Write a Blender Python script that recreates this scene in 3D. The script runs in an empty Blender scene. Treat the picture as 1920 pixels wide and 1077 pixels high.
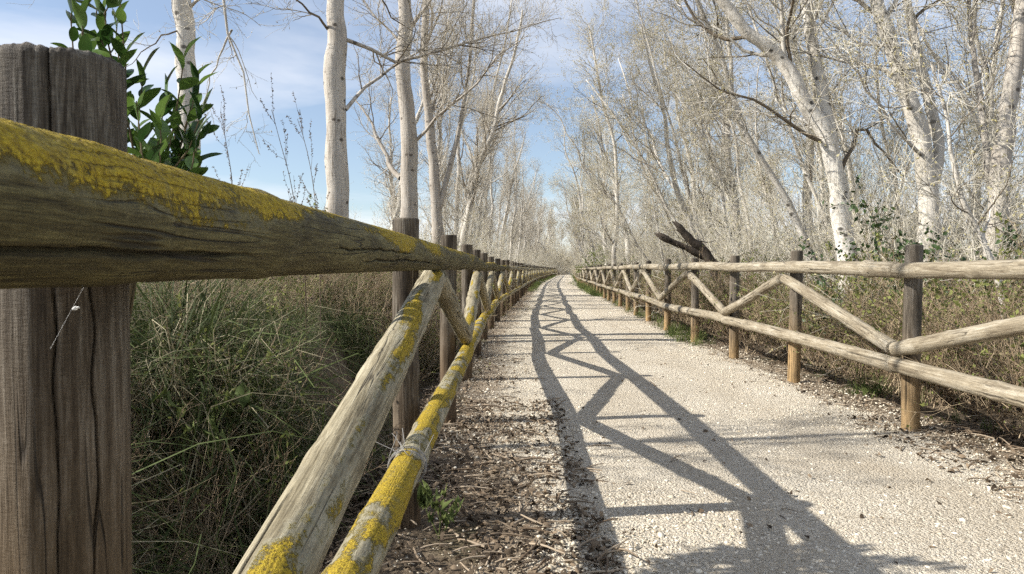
import bpy, math
import numpy as np
from mathutils import Vector, Matrix, Quaternion

scene = bpy.context.scene
# ------------------------------------------------------------------ camera
CAM_H = 1.0
FPX = 1300.0
HORIZON = 505.0
cam_d = bpy.data.cameras.new('camera')
cam_d.sensor_width = 23.5
cam_d.lens = 23.5 * FPX / 1920
cam_d.clip_start = 0.02
cam_d.clip_end = 6000
cam_d.dof.use_dof = True
cam_d.dof.focus_distance = 3.2
cam_d.dof.aperture_fstop = 16.0
cam = bpy.data.objects.new('camera', cam_d)
scene.collection.objects.link(cam)
cam.location = (0, 0, CAM_H)
cam.rotation_euler = (math.radians(90) - math.atan((538.5 - HORIZON) / FPX), 0, 0)
scene.camera = cam

# ------------------------------------------------------------------ light
SUN_TRAVEL = Vector((1.38, 0.15, -1.0)).normalized()
SUN_EL = math.asin(-SUN_TRAVEL.z)
SUN_AZ = math.atan2(-SUN_TRAVEL.x, -SUN_TRAVEL.y)
world = bpy.data.worlds.new('World')
scene.world = world
world.use_nodes = True


def build_world():
    nt = world.node_tree
    nt.nodes.clear()
    N, L = nt.nodes.new, nt.links.new
    out = N('ShaderNodeOutputWorld')
    bg = N('ShaderNodeBackground')
    bg.inputs['Strength'].default_value = 0.088
    sky = N('ShaderNodeTexSky')
    sky.sky_type = 'NISHITA'
    sky.sun_disc = False
    sky.sun_elevation = SUN_EL
    sky.sun_rotation = SUN_AZ
    sky.altitude = 50
    sky.air_density = 1.0
    sky.dust_density = 0.3
    sky.ozone_density = 2.5
    # thin broken cloud: noise on the view direction flattened onto a high plane
    tc = N('ShaderNodeTexCoord')
    sep = N('ShaderNodeSeparateXYZ')
    L(tc.outputs['Generated'], sep.inputs[0])
    zc = N('ShaderNodeMath'); zc.operation = 'MAXIMUM'; zc.inputs[1].default_value = 0.0
    L(sep.outputs['Z'], zc.inputs[0])
    za = N('ShaderNodeMath'); za.operation = 'ADD'; za.inputs[1].default_value = 0.16
    L(zc.outputs[0], za.inputs[0])
    dx = N('ShaderNodeMath'); dx.operation = 'DIVIDE'
    dy = N('ShaderNodeMath'); dy.operation = 'DIVIDE'
    L(sep.outputs['X'], dx.inputs[0]); L(za.outputs[0], dx.inputs[1])
    L(sep.outputs['Y'], dy.inputs[0]); L(za.outputs[0], dy.inputs[1])
    comb = N('ShaderNodeCombineXYZ')
    L(dx.outputs[0], comb.inputs[0]); L(dy.outputs[0], comb.inputs[1])
    mp = N('ShaderNodeMapping')
    mp.inputs['Scale'].default_value = (0.62, 1.0, 1)
    mp.inputs['Location'].default_value = (4.1, 1.9, 0)
    mp.inputs['Rotation'].default_value = (0, 0, 0.25)
    L(comb.outputs[0], mp.inputs[0])
    n1 = N('ShaderNodeTexNoise')
    n1.inputs['Scale'].default_value = 0.75
    n1.inputs['Detail'].default_value = 9
    n1.inputs['Roughness'].default_value = 0.56
    n1.inputs['Distortion'].default_value = 0.35
    L(mp.outputs[0], n1.inputs['Vector'])
    rmp = N('ShaderNodeValToRGB')
    rmp.color_ramp.elements[0].position = 0.42
    rmp.color_ramp.elements[0].color = (0, 0, 0, 1)
    rmp.color_ramp.elements[1].position = 0.64
    rmp.color_ramp.elements[1].color = (1, 1, 1, 1)
    L(n1.outputs['Fac'], rmp.inputs[0])
    fac = N('ShaderNodeMath'); fac.operation = 'MULTIPLY_ADD'; fac.inputs[1].default_value = 0.72; fac.inputs[2].default_value = 0.16
    L(rmp.outputs[0], fac.inputs[0])
    mix = N('ShaderNodeMix'); mix.data_type = 'RGBA'
    L(fac.outputs[0], mix.inputs['Factor'])
    L(sky.outputs[0], mix.inputs['A'])
    mix.inputs['B'].default_value = (7.2, 7.35, 7.8, 1)
    L(mix.outputs['Result'], bg.inputs['Color'])
    L(bg.outputs[0], out.inputs['Surface'])


build_world()
sun_d = bpy.data.lights.new('sun', 'SUN')
sun_d.energy = 5.0
sun_d.angle = math.radians(0.53)
sun_d.color = (1.0, 0.95, 0.87)
sun = bpy.data.objects.new('sun', sun_d)
scene.collection.objects.link(sun)
sun.rotation_euler = SUN_TRAVEL.to_track_quat('-Z', 'Y').to_euler()

scene.view_settings.view_transform = 'Standard'
scene.view_settings.look = 'None'
scene.view_settings.exposure = 0.76
scene.view_settings.gamma = 1.0
scene.cycles.max_bounces = 4
scene.cycles.diffuse_bounces = 2
scene.cycles.use_denoising = False
scene.cycles.use_adaptive_sampling = True
scene.cycles.adaptive_threshold = 0.035
scene.cycles.transparent_max_bounces = 8

# ------------------------------------------------------------------ helpers
def smooth(a, b, x):
    t = np.clip((np.asarray(x, float) - a) / (b - a), 0, 1)
    return t * t * (3 - 2 * t)


def _hash(ix, iy, iz, seed):
    h = (ix.astype(np.int64) * 374761393 + iy.astype(np.int64) * 668265263 + iz.astype(np.int64) * 2147483647 + seed * 1274126177) & 0xFFFFFFFF
    h = ((h ^ (h >> 13)) * 1274126177) & 0xFFFFFFFF
    h = ((h ^ (h >> 16)) * 2246822519) & 0xFFFFFFFF
    h = h ^ (h >> 15)
    return (h & 0xFFFFFF) / float(0xFFFFFF)


def vnoise(x, y, z=0.0, seed=0):
    x, y, z = np.broadcast_arrays(np.asarray(x, float), np.asarray(y, float), np.asarray(z, float))
    ix, iy, iz = np.floor(x), np.floor(y), np.floor(z)
    fx, fy, fz = x - ix, y - iy, z - iz
    fx, fy, fz = (f * f * (3 - 2 * f) for f in (fx, fy, fz))
    r = 0
    for a in (0, 1):
        for b in (0, 1):
            for c in (0, 1):
                w = (fx if a else 1 - fx) * (fy if b else 1 - fy) * (fz if c else 1 - fz)
                r = r + w * _hash(ix + a, iy + b, iz + c, seed)
    return r


def fbm(x, y, z=0.0, seed=0, octv=3):
    s, a, t = 0, 0.5, 0
    for i in range(octv):
        s = s + a * vnoise(np.asarray(x) * 2 ** i, np.asarray(y) * 2 ** i, np.asarray(z) * 2 ** i, seed + i)
        t += a
        a *= 0.5
    return s / t


_yy = np.linspace(-10, 400, 4101)
_sl = 0.055 * smooth(7, 15, _yy) + 0.028 * smooth(30, 60, _yy) + 0.16 * smooth(104, 125, _yy)
_oo = np.concatenate([[0], np.cumsum((_sl[1:] + _sl[:-1]) * 0.05)])
_oo -= np.interp(0, _yy, _oo)


def off(y):
    """sideways drift of the path as it bends"""
    return np.interp(y, _yy, _oo)


def ground_z(x, y):
    s = np.asarray(x, float) - off(y)
    t = -0.62 - s
    z = -0.30 * smooth(0.0, 0.3, t) * (1 - smooth(0.35, 0.85, t)) + 0.56 * smooth(0.4, 1.15, t) * (1 - 0.8 * smooth(4.5, 10, t))
    z = z + 0.16 * (fbm(np.asarray(x) * 0.9, np.asarray(y) * 0.9, 0, 5) - 0.5) * smooth(0.2, 1.5, t)
    q = s - 2.85
    z = z - 0.05 * smooth(0, 0.6, q) + 0.18 * (fbm(np.asarray(x) * 0.7, np.asarray(y) * 0.7, 0, 9) - 0.45) * smooth(0.3, 2, q)
    return z


def px(x, y, Z):
    """a photo pixel seen at depth Z"""
    return np.array([(x - 960) / FPX * Z, Z, CAM_H + (HORIZON - y) / FPX * Z])


def link(o):
    scene.collection.objects.link(o)
    return o


def tag(o, label=None, cat=None, group=None, kind=None):
    if label: o['label'] = label
    if cat: o['category'] = cat
    if group: o['group'] = group
    if kind: o['kind'] = kind
    return o


def empty(name, loc=(0, 0, 0)):
    e = bpy.data.objects.new(name, None)
    e.empty_display_size = 0.1
    e.location = loc
    return link(e)


def mesh_np(name, V, faces, mats=(), midx=None, shade=True, attrs=None):
    """faces: list of int arrays (M,k)"""
    me = bpy.data.meshes.new(name)
    V = np.asarray(V, np.float32)
    me.vertices.add(len(V))
    me.vertices.foreach_set('co', V.ravel())
    loops = np.concatenate([f.ravel() for f in faces]) if faces else np.zeros(0, int)
    cnt = np.concatenate([np.full(len(f), f.shape[1]) for f in faces]) if faces else np.zeros(0, int)
    if len(cnt):
        me.loops.add(len(loops))
        me.loops.foreach_set('vertex_index', loops.astype(np.int32))
        me.polygons.add(len(cnt))
        st = np.concatenate([[0], np.cumsum(cnt)[:-1]])
        me.polygons.foreach_set('loop_start', st.astype(np.int32))
        me.polygons.foreach_set('loop_total', cnt.astype(np.int32))
        if midx is not None:
            me.polygons.foreach_set('material_index', np.asarray(midx, np.int32))
        if shade:
            me.polygons.foreach_set('use_smooth', np.ones(len(cnt), bool))
    for m in mats:
        me.materials.append(m)
    if attrs:
        for k, (typ, val) in attrs.items():
            a = me.attributes.new(k, typ, 'POINT')
            val = np.asarray(val)
            if typ == 'FLOAT':
                a.data.foreach_set('value', val.astype(np.float32))
            elif typ == 'INT':
                a.data.foreach_set('value', val.astype(np.int32))
            else:
                a.data.foreach_set('vector', val.astype(np.float32).ravel())
    me.update(calc_edges=True)
    return me


def obj(name, me, parent=None, loc=None):
    o = bpy.data.objects.new(name, me)
    if loc is not None: o.location = loc
    if parent: o.parent = parent
    return link(o)


def copy_tree(o, parent=None):
    c = o.copy()
    scene.collection.objects.link(c)
    if parent: c.parent = parent
    for ch in list(o.children):
        copy_tree(ch, c)
    return c


def norm(a):
    return a / np.maximum(np.linalg.norm(a, axis=-1, keepdims=True), 1e-9)


class Geo:
    def __init__(self):
        self.V, self.F, self.M, self.n = [], [], [], 0

    def add(self, V, faces, mi=0):
        V = np.asarray(V, float).reshape(-1, 3)
        self.V.append(V)
        for f in faces:
            f = np.asarray(f, int)
            self.F.append(f + self.n)
            self.M.append(np.full(len(f), mi))
        self.n += len(V)

    def tubes(self, P, R, k, mi=0, cap=False):
        """P (M,N,3), R (M,N): a batch of tapering tubes"""
        P = np.asarray(P, float); R = np.asarray(R, float)
        if P.ndim == 2: P, R = P[None], R[None]
        M, N, _ = P.shape
        T = np.gradient(P, axis=1)
        T = norm(T)
        main = norm(P[:, -1] - P[:, 0])
        ref = np.where(np.abs(main[:, 2:3]) > 0.8, np.array([[1., 0, 0]]), np.array([[0, 0, 1.]]))
        A = norm(np.cross(T, ref[:, None, :]))
        B = np.cross(T, A)
        th = np.arange(k) * 2 * math.pi / k
        ring = A[:, :, None, :] * np.cos(th)[None, None, :, None] + B[:, :, None, :] * np.sin(th)[None, None, :, None]
        V = P[:, :, None, :] + ring * R[:, :, None, None]
        base = (np.arange(M) * N * k)[:, None, None]
        i = np.arange(N - 1)[None, :, None] * k
        j = np.arange(k)[None, None, :]
        jn = (j + 1) % k
        q = np.stack([base + i + j, base + i + jn, base + i + k + jn, base + i + k + j], -1).reshape(-1, 4)
        fs = [q]
        if cap:
            fs.append((base[:, 0, :] + (N - 1) * k + np.arange(k)[None, :]))
            fs.append((base[:, 0, :] + np.arange(k)[None, ::-1]))
        self.add(V, fs, mi)

    def mesh(self, name, mats, shade=True):
        V = np.concatenate(self.V)
        return mesh_np(name, V, self.F, mats, np.concatenate(self.M), shade)


# ------------------------------------------------------------------ materials
def new_mat(name):
    m = bpy.data.materials.new(name)
    m.use_nodes = True
    nt = m.node_tree
    b = nt.nodes['Principled BSDF']
    b.inputs['Roughness'].default_value = 0.85
    b.inputs['Specular IOR Level'].default_value = 0.25
    return m, nt, b


class NB:
    """small node builder"""
    def __init__(self, nt):
        self.nt = nt

    def n(self, t, **kw):
        nd = self.nt.nodes.new(t)
        for k, v in kw.items(): setattr(nd, k, v)
        return nd

    def l(self, a, b):
        self.nt.links.new(a, b)

    def put(self, sock, v):
        if hasattr(v, 'is_output') or isinstance(v, bpy.types.NodeSocket):
            self.l(v, sock)
        else:
            sock.default_value = v

    def math(self, op, a, b=0.0, clamp=False):
        nd = self.n('ShaderNodeMath', operation=op, use_clamp=clamp)
        self.put(nd.inputs[0], a); self.put(nd.inputs[1], b)
        return nd.outputs[0]

    def coord(self, scale=(1, 1, 1), loc=None, kind='Object'):
        tc = self.n('ShaderNodeTexCoord')
        mp = self.n('ShaderNodeMapping')
        self.l(tc.outputs[kind], mp.inputs[0])
        mp.inputs['Scale'].default_value = scale
        if loc is not None: self.put(mp.inputs['Location'], loc)
        return mp.outputs[0]

    def noise(self, vec, scale=1, detail=3, rough=0.55, dist=0.0):
        nd = self.n('ShaderNodeTexNoise')
        if vec is not None: self.l(vec, nd.inputs['Vector'])
        nd.inputs['Scale'].default_value = scale
        nd.inputs['Detail'].default_value = detail
        nd.inputs['Roughness'].default_value = rough
        nd.inputs['Distortion'].default_value = dist
        return nd.outputs['Fac']

    def ramp(self, fac, stops):
        nd = self.n('ShaderNodeValToRGB')
        el = nd.color_ramp.elements
        while len(el) < len(stops): el.new(0.5)
        for e, (p, c) in zip(el, stops):
            e.position = p
            e.color = (*c, 1) if len(c) == 3 else c
        self.l(fac, nd.inputs[0])
        return nd.outputs[0]

    def mapr(self, v, a, b, c=0.0, d=1.0):
        nd = self.n('ShaderNodeMapRange', interpolation_type='SMOOTHSTEP')
        self.put(nd.inputs['Value'], v)
        nd.inputs['From Min'].default_value = a; nd.inputs['From Max'].default_value = b
        nd.inputs['To Min'].default_value = c; nd.inputs['To Max'].default_value = d
        return nd.outputs[0]

    def mix(self, f, a, b, mode='MIX'):
        nd = self.n('ShaderNodeMix', data_type='RGBA', blend_type=mode)
        self.put(nd.inputs['Factor'], f)
        self.put(nd.inputs['A'], (*a, 1) if isinstance(a, tuple) else a)
        self.put(nd.inputs['B'], (*b, 1) if isinstance(b, tuple) else b)
        return nd.outputs['Result']

    def attr(self, name):
        nd = self.n('ShaderNodeAttribute', attribute_name=name)
        return nd.outputs['Fac']

    def rand(self):
        return self.n('ShaderNodeObjectInfo').outputs['Random']

    def bump(self, h, dist=0.01, strength=1.0, normal=None):
        nd = self.n('ShaderNodeBump')
        nd.inputs['Distance'].default_value = dist
        nd.inputs['Strength'].default_value = strength
        self.l(h, nd.inputs['Height'])
        if normal is not None: self.l(normal, nd.inputs['Normal'])
        return nd.outputs[0]


def wood_mat(name, light, mid, dark, tan=None, lichen=True, crust=0.35, gs=1.0):
    m, nt, b = new_mat(name)
    q = NB(nt)
    r = q.rand()
    rv = q.n('ShaderNodeCombineXYZ')
    q.l(q.math('MULTIPLY', r, 37.0), rv.inputs[0]); q.l(q.math('MULTIPLY', r, 91.0), rv.inputs[2])
    L = rv.outputs[0]
    grain = q.noise(q.coord((95 * gs, 95 * gs, 4.5 * gs), L), 1, 6, 0.68, 0.5)
    fine = q.noise(q.coord((420 * gs, 420 * gs, 26 * gs), L), 1, 3, 0.7)
    rip = q.noise(q.coord((60 * gs, 60 * gs, 330 * gs), L), 1, 2, 0.6)
    patch = q.noise(q.coord((9, 9, 2.2), L), 1, 3, 0.6)
    col = q.ramp(q.math('ADD', q.math('MULTIPLY', grain, 0.62), q.math('MULTIPLY', patch, 0.38)),
                 [(0.36, dark), (0.49, mid), (0.62, light)])
    col = q.mix(0.55 if gs == 1 else 0.85, col, q.ramp(q.math('ADD', q.math('MULTIPLY', fine, 0.75), q.math('MULTIPLY', rip, 0.25)), [(0.36, (0.22, 0.22, 0.22)), (0.64, (0.78, 0.78, 0.78))]), 'OVERLAY')
    if tan is not None:
        tm = q.math('MULTIPLY', q.attr('tan'), q.mapr(patch, 0.2, 0.75, 0.55, 1.0))
        tcol = q.ramp(grain, [(0.3, tuple(c * 0.45 for c in tan)), (0.55, tan), (0.75, tuple(min(1, c * 1.35) for c in tan))])
        col = q.mix(tm, col, tcol)
    # fine splits along the grain
    iso = q.noise(q.coord((22 * gs, 22 * gs, 0.9 * gs), L), 1, 2, 0.5, 0.2)
    cr = q.mapr(q.math('ABSOLUTE', q.math('SUBTRACT', iso, 0.52)), 0.0, 0.011, 1.0, 0.0)
    cr = q.math('MULTIPLY', cr, q.mapr(q.noise(q.coord((5, 5, 2.4), L), 1, 1), 0.46, 0.58))
    crk = q.math('MAXIMUM', cr, q.attr('crack'), True)
    col = q.mix(q.math('MULTIPLY', crk, 0.82), col, (0.018, 0.014, 0.01))
    # mottled knots / stains
    st = q.mapr(q.noise(q.coord((16, 16, 7), L), 1, 3, 0.6), 0.56, 0.74)
    col = q.mix(q.math('MULTIPLY', st, 0.42), col, tuple(c * 0.55 for c in dark))
    h = q.math('ADD', q.math('MULTIPLY', grain, 0.8), q.math('MULTIPLY', fine, 0.5))
    h = q.math('ADD', h, q.math('MULTIPLY', rip, 0.3))
    h = q.math('SUBTRACT', h, q.math('MULTIPLY', crk, 1.6))
    rough = 0.78
    if lichen:
        ln = q.noise(q.coord((42, 42, 34), L), 1, 6, 0.75)
        lf = q.noise(q.coord((210, 210, 210), L), 1, 3, 0.7)
        lm = q.math('ADD', q.attr('lichen'), q.math('MULTIPLY', q.math('SUBTRACT', ln, 0.5), 1.5))
        lm = q.math('ADD', lm, q.math('MULTIPLY', q.math('SUBTRACT', lf, 0.5), 0.9))
        lm = q.mapr(lm, 0.44, 0.70)
        lc = q.ramp(lf, [(0.3, (0.12, 0.075, 0.008)), (0.5, (0.36, 0.25, 0.012)), (0.72, (0.55, 0.41, 0.03))])
        # older thalli go grey-green in the middle
        old = q.mapr(q.noise(q.coord((26, 26, 26), L), 1, 4, 0.7), 0.52, 0.68, 0, 0.5)
        lc = q.mix(old, lc, q.ramp(lf, [(0.3, (0.10, 0.085, 0.03)), (0.7, (0.34, 0.29, 0.12))]))
        # pale grey crust around the yellow
        gm = q.mapr(q.math('ADD', q.attr('lichen'), q.math('MULTIPLY', q.math('SUBTRACT', ln, 0.5), 1.2)), 0.18, 0.38)
        col = q.mix(q.math('MULTIPLY', gm, crust), col, (0.36, 0.36, 0.30))
        film = q.mapr(q.math('ADD', q.attr('lichen'), q.math('MULTIPLY', q.math('SUBTRACT', ln, 0.5), 1.6)), 0.22, 0.55, 0, 0.55)
        col = q.mix(film, col, (0.17, 0.135, 0.03))
        col = q.mix(q.math('MULTIPLY', lm, 0.93), col, lc)
        h = q.math('ADD', h, q.math('MULTIPLY', lm, q.math('ADD', 0.5, q.math('MULTIPLY', lf, 2.2))))
    b.inputs['Roughness'].default_value = rough
    q.l(col, b.inputs['Base Color'])
    q.l(q.bump(h, 0.0022, 1.0), b.inputs['Normal'])
    return m


MAT = {}
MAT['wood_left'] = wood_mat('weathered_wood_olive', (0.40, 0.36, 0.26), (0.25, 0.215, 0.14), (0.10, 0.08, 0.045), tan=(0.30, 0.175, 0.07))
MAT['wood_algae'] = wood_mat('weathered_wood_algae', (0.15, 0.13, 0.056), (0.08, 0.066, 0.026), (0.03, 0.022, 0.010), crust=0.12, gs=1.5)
MAT['wood_right'] = wood_mat('weathered_wood_grey', (0.39, 0.35, 0.275), (0.26, 0.22, 0.155), (0.11, 0.085, 0.055), tan=(0.40, 0.27, 0.13))
MAT['post_left'] = wood_mat('post_wood_left', (0.22, 0.195, 0.155), (0.085, 0.066, 0.046), (0.022, 0.016, 0.011), tan=(0.125, 0.08, 0.042))
MAT['post_near'] = wood_mat('post_wood_near', (0.19, 0.172, 0.142), (0.072, 0.059, 0.044), (0.02, 0.015, 0.011), tan=(0.125, 0.078, 0.034), gs=1.7)
MAT['post_right'] = wood_mat('post_wood_right', (0.21, 0.185, 0.155), (0.115, 0.095, 0.07), (0.05, 0.04, 0.03), tan=(0.38, 0.25, 0.115))


def bark_mat(name, pale, mid, dark, moss=0.0):
    m, nt, b = new_mat(name)
    q = NB(nt)
    c1 = q.noise(q.coord((3.2, 3.2, 1.1)), 1, 4, 0.6)
    band = q.noise(q.coord((7, 7, 30)), 1, 3, 0.6, 0.5)
    vert = q.noise(q.coord((26, 26, 3.2)), 1, 4, 0.65, 0.6)
    col = q.ramp(c1, [(0.25, mid), (0.55, pale)])
    col = q.mix(q.mapr(band, 0.62, 0.72, 0, 0.75), col, dark)
    col = q.mix(q.mapr(vert, 0.52, 0.68, 0, 0.8), col, mid)
    # dark scars
    vo = q.n('ShaderNodeTexVoronoi')
    q.l(q.coord((5, 5, 7)), vo.inputs['Vector']); vo.inputs['Scale'].default_value = 1.0
    col = q.mix(q.mapr(vo.outputs['Distance'], 0.12, 0.24, 0.9, 0.0), col, tuple(c * 0.4 for c in dark))
    col = q.mix(q.math('MULTIPLY', q.rand(), 0.6), col, mid)
    q.l(col, b.inputs['Base Color'])
    q.l(q.bump(q.math('ADD', vert, q.math('MULTIPLY', band, 0.5)), 0.012, 0.9), b.inputs['Normal'])
    return m


MAT['bark_white'] = bark_mat('white_poplar_bark', (0.66, 0.625, 0.56), (0.36, 0.325, 0.27), (0.08, 0.068, 0.052))
MAT['bark_grey'] = bark_mat('grey_poplar_bark', (0.56, 0.52, 0.46), (0.24, 0.205, 0.165), (0.075, 0.058, 0.043))
MAT['bark_brown'] = bark_mat('brown_bough_bark', (0.20, 0.165, 0.12), (0.12, 0.095, 0.07), (0.05, 0.04, 0.03))
MAT['bark_dark'] = bark_mat('dead_bark', (0.075, 0.06, 0.046), (0.04, 0.031, 0.024), (0.014, 0.011, 0.009))


def plain_mat(name, c1, c2, rough=0.8, scale=6, obj_rand=0.5, transl=0.0, spec=0.25):
    m, nt, b = new_mat(name)
    q = NB(nt)
    f = q.noise(q.coord((1, 1, 1)), scale, 3, 0.6)
    f = q.math('ADD', q.math('MULTIPLY', q.rand(), obj_rand), q.math('MULTIPLY', f, 1 - obj_rand))
    col = q.ramp(f, [(0.2, c1), (0.8, c2)])
    q.l(col, b.inputs['Base Color'])
    b.inputs['Roughness'].default_value = rough
    b.inputs['Specular IOR Level'].default_value = spec
    if transl > 0:
        tr = q.n('ShaderNodeBsdfTranslucent')
        q.l(col, tr.inputs['Color'])
        mx = q.n('ShaderNodeMixShader')
        mx.inputs[0].default_value = transl
        q.l(b.outputs[0], mx.inputs[1]); q.l(tr.outputs[0], mx.inputs[2])
        q.l(mx.outputs[0], nt.nodes['Material Output'].inputs['Surface'])
    return m


MAT['twig_pale'] = plain_mat('pale_twigs', (0.35, 0.31, 0.235), (0.76, 0.715, 0.60), scale=1.1, obj_rand=0.5)
MAT['twig_grey'] = plain_mat('grey_twigs', (0.32, 0.285, 0.22), (0.67, 0.625, 0.53), scale=1.1, obj_rand=0.5)
MAT['catkin'] = plain_mat('catkins', (0.48, 0.42, 0.19), (0.76, 0.70, 0.43), scale=3, obj_rand=0.2, transl=0.4)
MAT['catkin_brown'] = plain_mat('old_buds', (0.38, 0.31, 0.20), (0.62, 0.54, 0.38), scale=3, obj_rand=0.2)
MAT['stone'] = plain_mat('limestone_chips', (0.44, 0.375, 0.275), (0.76, 0.695, 0.57), scale=30, obj_rand=0.8)
MAT['litter'] = plain_mat('dead_leaves', (0.035, 0.024, 0.015), (0.24, 0.18, 0.12), scale=20, obj_rand=0.85, transl=0.1)
MAT['litter_twig'] = plain_mat('litter_twigs', (0.12, 0.085, 0.055), (0.36, 0.29, 0.21), scale=8, obj_rand=0.8)
MAT['grass_green'] = plain_mat('long_grass_green', (0.02, 0.033, 0.009), (0.115, 0.145, 0.045), scale=5, obj_rand=0.55, transl=0.2)
MAT['grass_dry'] = plain_mat('long_grass_dry', (0.12, 0.10, 0.052), (0.46, 0.41, 0.27), scale=5, obj_rand=0.5, transl=0.2)
MAT['verge_green'] = plain_mat('verge_grass', (0.06, 0.09, 0.022), (0.17, 0.20, 0.065), scale=5, obj_rand=0.5, transl=0.25)
MAT['reed'] = plain_mat('dry_reed', (0.36, 0.30, 0.18), (0.62, 0.55, 0.38), scale=3, obj_rand=0.6, transl=0.2)
MAT['brush_brown'] = plain_mat('brush_stems', (0.17, 0.115, 0.07), (0.48, 0.38, 0.25), scale=4, obj_rand=0.6)
MAT['brush_leaf'] = plain_mat('brush_leaves', (0.09, 0.12, 0.03), (0.25, 0.26, 0.08), scale=6, obj_rand=0.5, transl=0.25)
MAT['evergreen'] = plain_mat('evergreen_leaf', (0.035, 0.065, 0.018), (0.10, 0.15, 0.045), rough=0.5, scale=30, obj_rand=0.6, transl=0.15, spec=0.5)
MAT['laurel'] = plain_mat('laurel_leaf', (0.022, 0.055, 0.012), (0.12, 0.20, 0.04), rough=0.28, scale=14, obj_rand=0.7, transl=0.3, spec=0.5)
MAT['laurel_stem'] = plain_mat('laurel_stem', (0.08, 0.06, 0.03), (0.17, 0.13, 0.07), scale=14)
MAT['bush_green'] = plain_mat('spring_bush_leaf', (0.10, 0.14, 0.035), (0.24, 0.27, 0.09), scale=6, obj_rand=0.3, transl=0.3)
MAT['wire'] = plain_mat('old_wire', (0.16, 0.15, 0.14), (0.30, 0.29, 0.27), rough=0.5, scale=60)
MAT['silk'] = plain_mat('white_silk', (0.75, 0.74, 0.70), (0.88, 0.87, 0.84), scale=40)
MAT['seed'] = plain_mat('weed_seed', (0.09, 0.065, 0.05), (0.2, 0.15, 0.11), scale=40)


def ground_mat():
    m, nt, b = new_mat('woodland_soil')
    q = NB(nt)
    co = q.coord((1, 1, 1))
    n1 = q.noise(co, 2.2, 5, 0.65)
    n2 = q.noise(co, 40, 4, 0.7)
    col = q.ramp(q.math('ADD', q.math('MULTIPLY', n1, 0.5), q.math('MULTIPLY', n2, 0.5)),
                 [(0.34, (0.04, 0.03, 0.02)), (0.5, (0.12, 0.09, 0.06)), (0.64, (0.27, 0.215, 0.15))])
    g = q.mapr(q.noise(co, 0.7, 3), 0.5, 0.7, 0, 0.55)
    col = q.mix(g, col, (0.10, 0.105, 0.045))
    q.l(col, b.inputs['Base Color'])
    b.inputs['Roughness'].default_value = 0.95
    q.l(q.bump(n2, 0.02, 0.9), b.inputs['Normal'])
    return m


def path_mat():
    m, nt, b = new_mat('limestone_gravel_path')
    q = NB(nt)
    co = q.coord((1, 1, 1))
    vo = q.n('ShaderNodeTexVoronoi'); q.l(co, vo.inputs['Vector']); vo.inputs['Scale'].default_value = 85
    vo2 = q.n('ShaderNodeTexVoronoi'); q.l(co, vo2.inputs['Vector']); vo2.inputs['Scale'].default_value = 210
    n1 = q.noise(co, 1.3, 5, 0.6)
    n3 = q.noise(co, 160, 3, 0.7)
    sepc = q.n('ShaderNodeSeparateColor'); q.l(vo.outputs['Color'], sepc.inputs[0])
    sepd = q.n('ShaderNodeSeparateColor'); q.l(vo2.outputs['Color'], sepd.inputs[0])
    f = q.math('ADD', q.math('MULTIPLY', sepc.outputs[0], 0.32), q.math('MULTIPLY', sepd.outputs[0], 0.28))
    f = q.math('ADD', f, q.math('MULTIPLY', n1, 0.4))
    col = q.ramp(f, [(0.2, (0.32, 0.265, 0.19)), (0.42, (0.60, 0.53, 0.415)), (0.82, (0.80, 0.735, 0.61))])
    # two trodden lines of finer, browner dust
    wob = q.math('MULTIPLY', q.math('SUBTRACT', q.noise(co, 0.6, 3), 0.5), 0.5)
    trk = q.math('ADD', q.attr('across'), wob)
    tr = q.math('MAXIMUM', q.mapr(q.math('ABSOLUTE', q.math('SUBTRACT', trk, 0.36)), 0.0, 0.11, 1, 0), q.mapr(q.math('ABSOLUTE', q.math('SUBTRACT', trk, 0.70)), 0.0, 0.12, 1, 0))
    tr = q.math('MULTIPLY', tr, q.mapr(q.noise(co, 2.6, 5, 0.7), 0.35, 0.65, 0.15, 0.6))
    col = q.mix(tr, col, (0.50, 0.425, 0.315))
    # trodden dust and earth
    d = q.mapr(q.noise(co, 0.9, 4, 0.6), 0.5, 0.72, 0, 0.45)
    col = q.mix(d, col, (0.47, 0.395, 0.29))
    e = q.math('ADD', q.attr('edge'), q.math('MULTIPLY', q.math('SUBTRACT', q.noise(co, 5, 5, 0.7), 0.5), 1.1))
    col = q.mix(q.mapr(e, 0.45, 0.8, 0, 0.85), col, (0.24, 0.18, 0.12))
    q.l(col, b.inputs['Base Color'])
    h = q.math('SUBTRACT', q.math('MULTIPLY', n3, 0.5), q.math('ADD', vo.outputs['Distance'], q.math('MULTIPLY', vo2.outputs['Distance'], 0.5)))
    q.l(q.bump(h, 0.016, 1.0), b.inputs['Normal'])
    b.inputs['Roughness'].default_value = 0.95
    return m


MAT['ground'] = ground_mat()
MAT['path'] = path_mat()

# ------------------------------------------------------------------ ground and path
def warp(n, near, far):
    t = np.linspace(0, 1, n)
    return near * t + (far - near) * t ** 4


def build_ground():
    ys = np.concatenate([-warp(16, 12, 400)[::-1][:-1], warp(230, 60, 2600)])
    xl = -warp(90, 14, 1800)[::-1]
    xr = warp(90, 16, 1800)
    xs = np.concatenate([xl[:-1], np.linspace(0, 0, 1), xr[1:]])
    X, Y = np.meshgrid(xs, ys)
    Xw = X + off(np.clip(Y, -9, 120))
    Z = ground_z(Xw, np.clip(Y, -9, 390))
    V = np.stack([Xw, Y, Z], -1).reshape(-1, 3)
    ny, nx = X.shape
    i = np.arange(ny - 1)[:, None] * nx; j = np.arange(nx - 1)[None, :]
    F = np.stack([i + j, i + j + 1, i + nx + j + 1, i + nx + j], -1).reshape(-1, 4)
    o = obj('ground', mesh_np('ground', V, [F], [MAT['ground']]))
    tag(o, 'brown woodland soil and grassy bank on both sides of the path', kind='structure')


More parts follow.
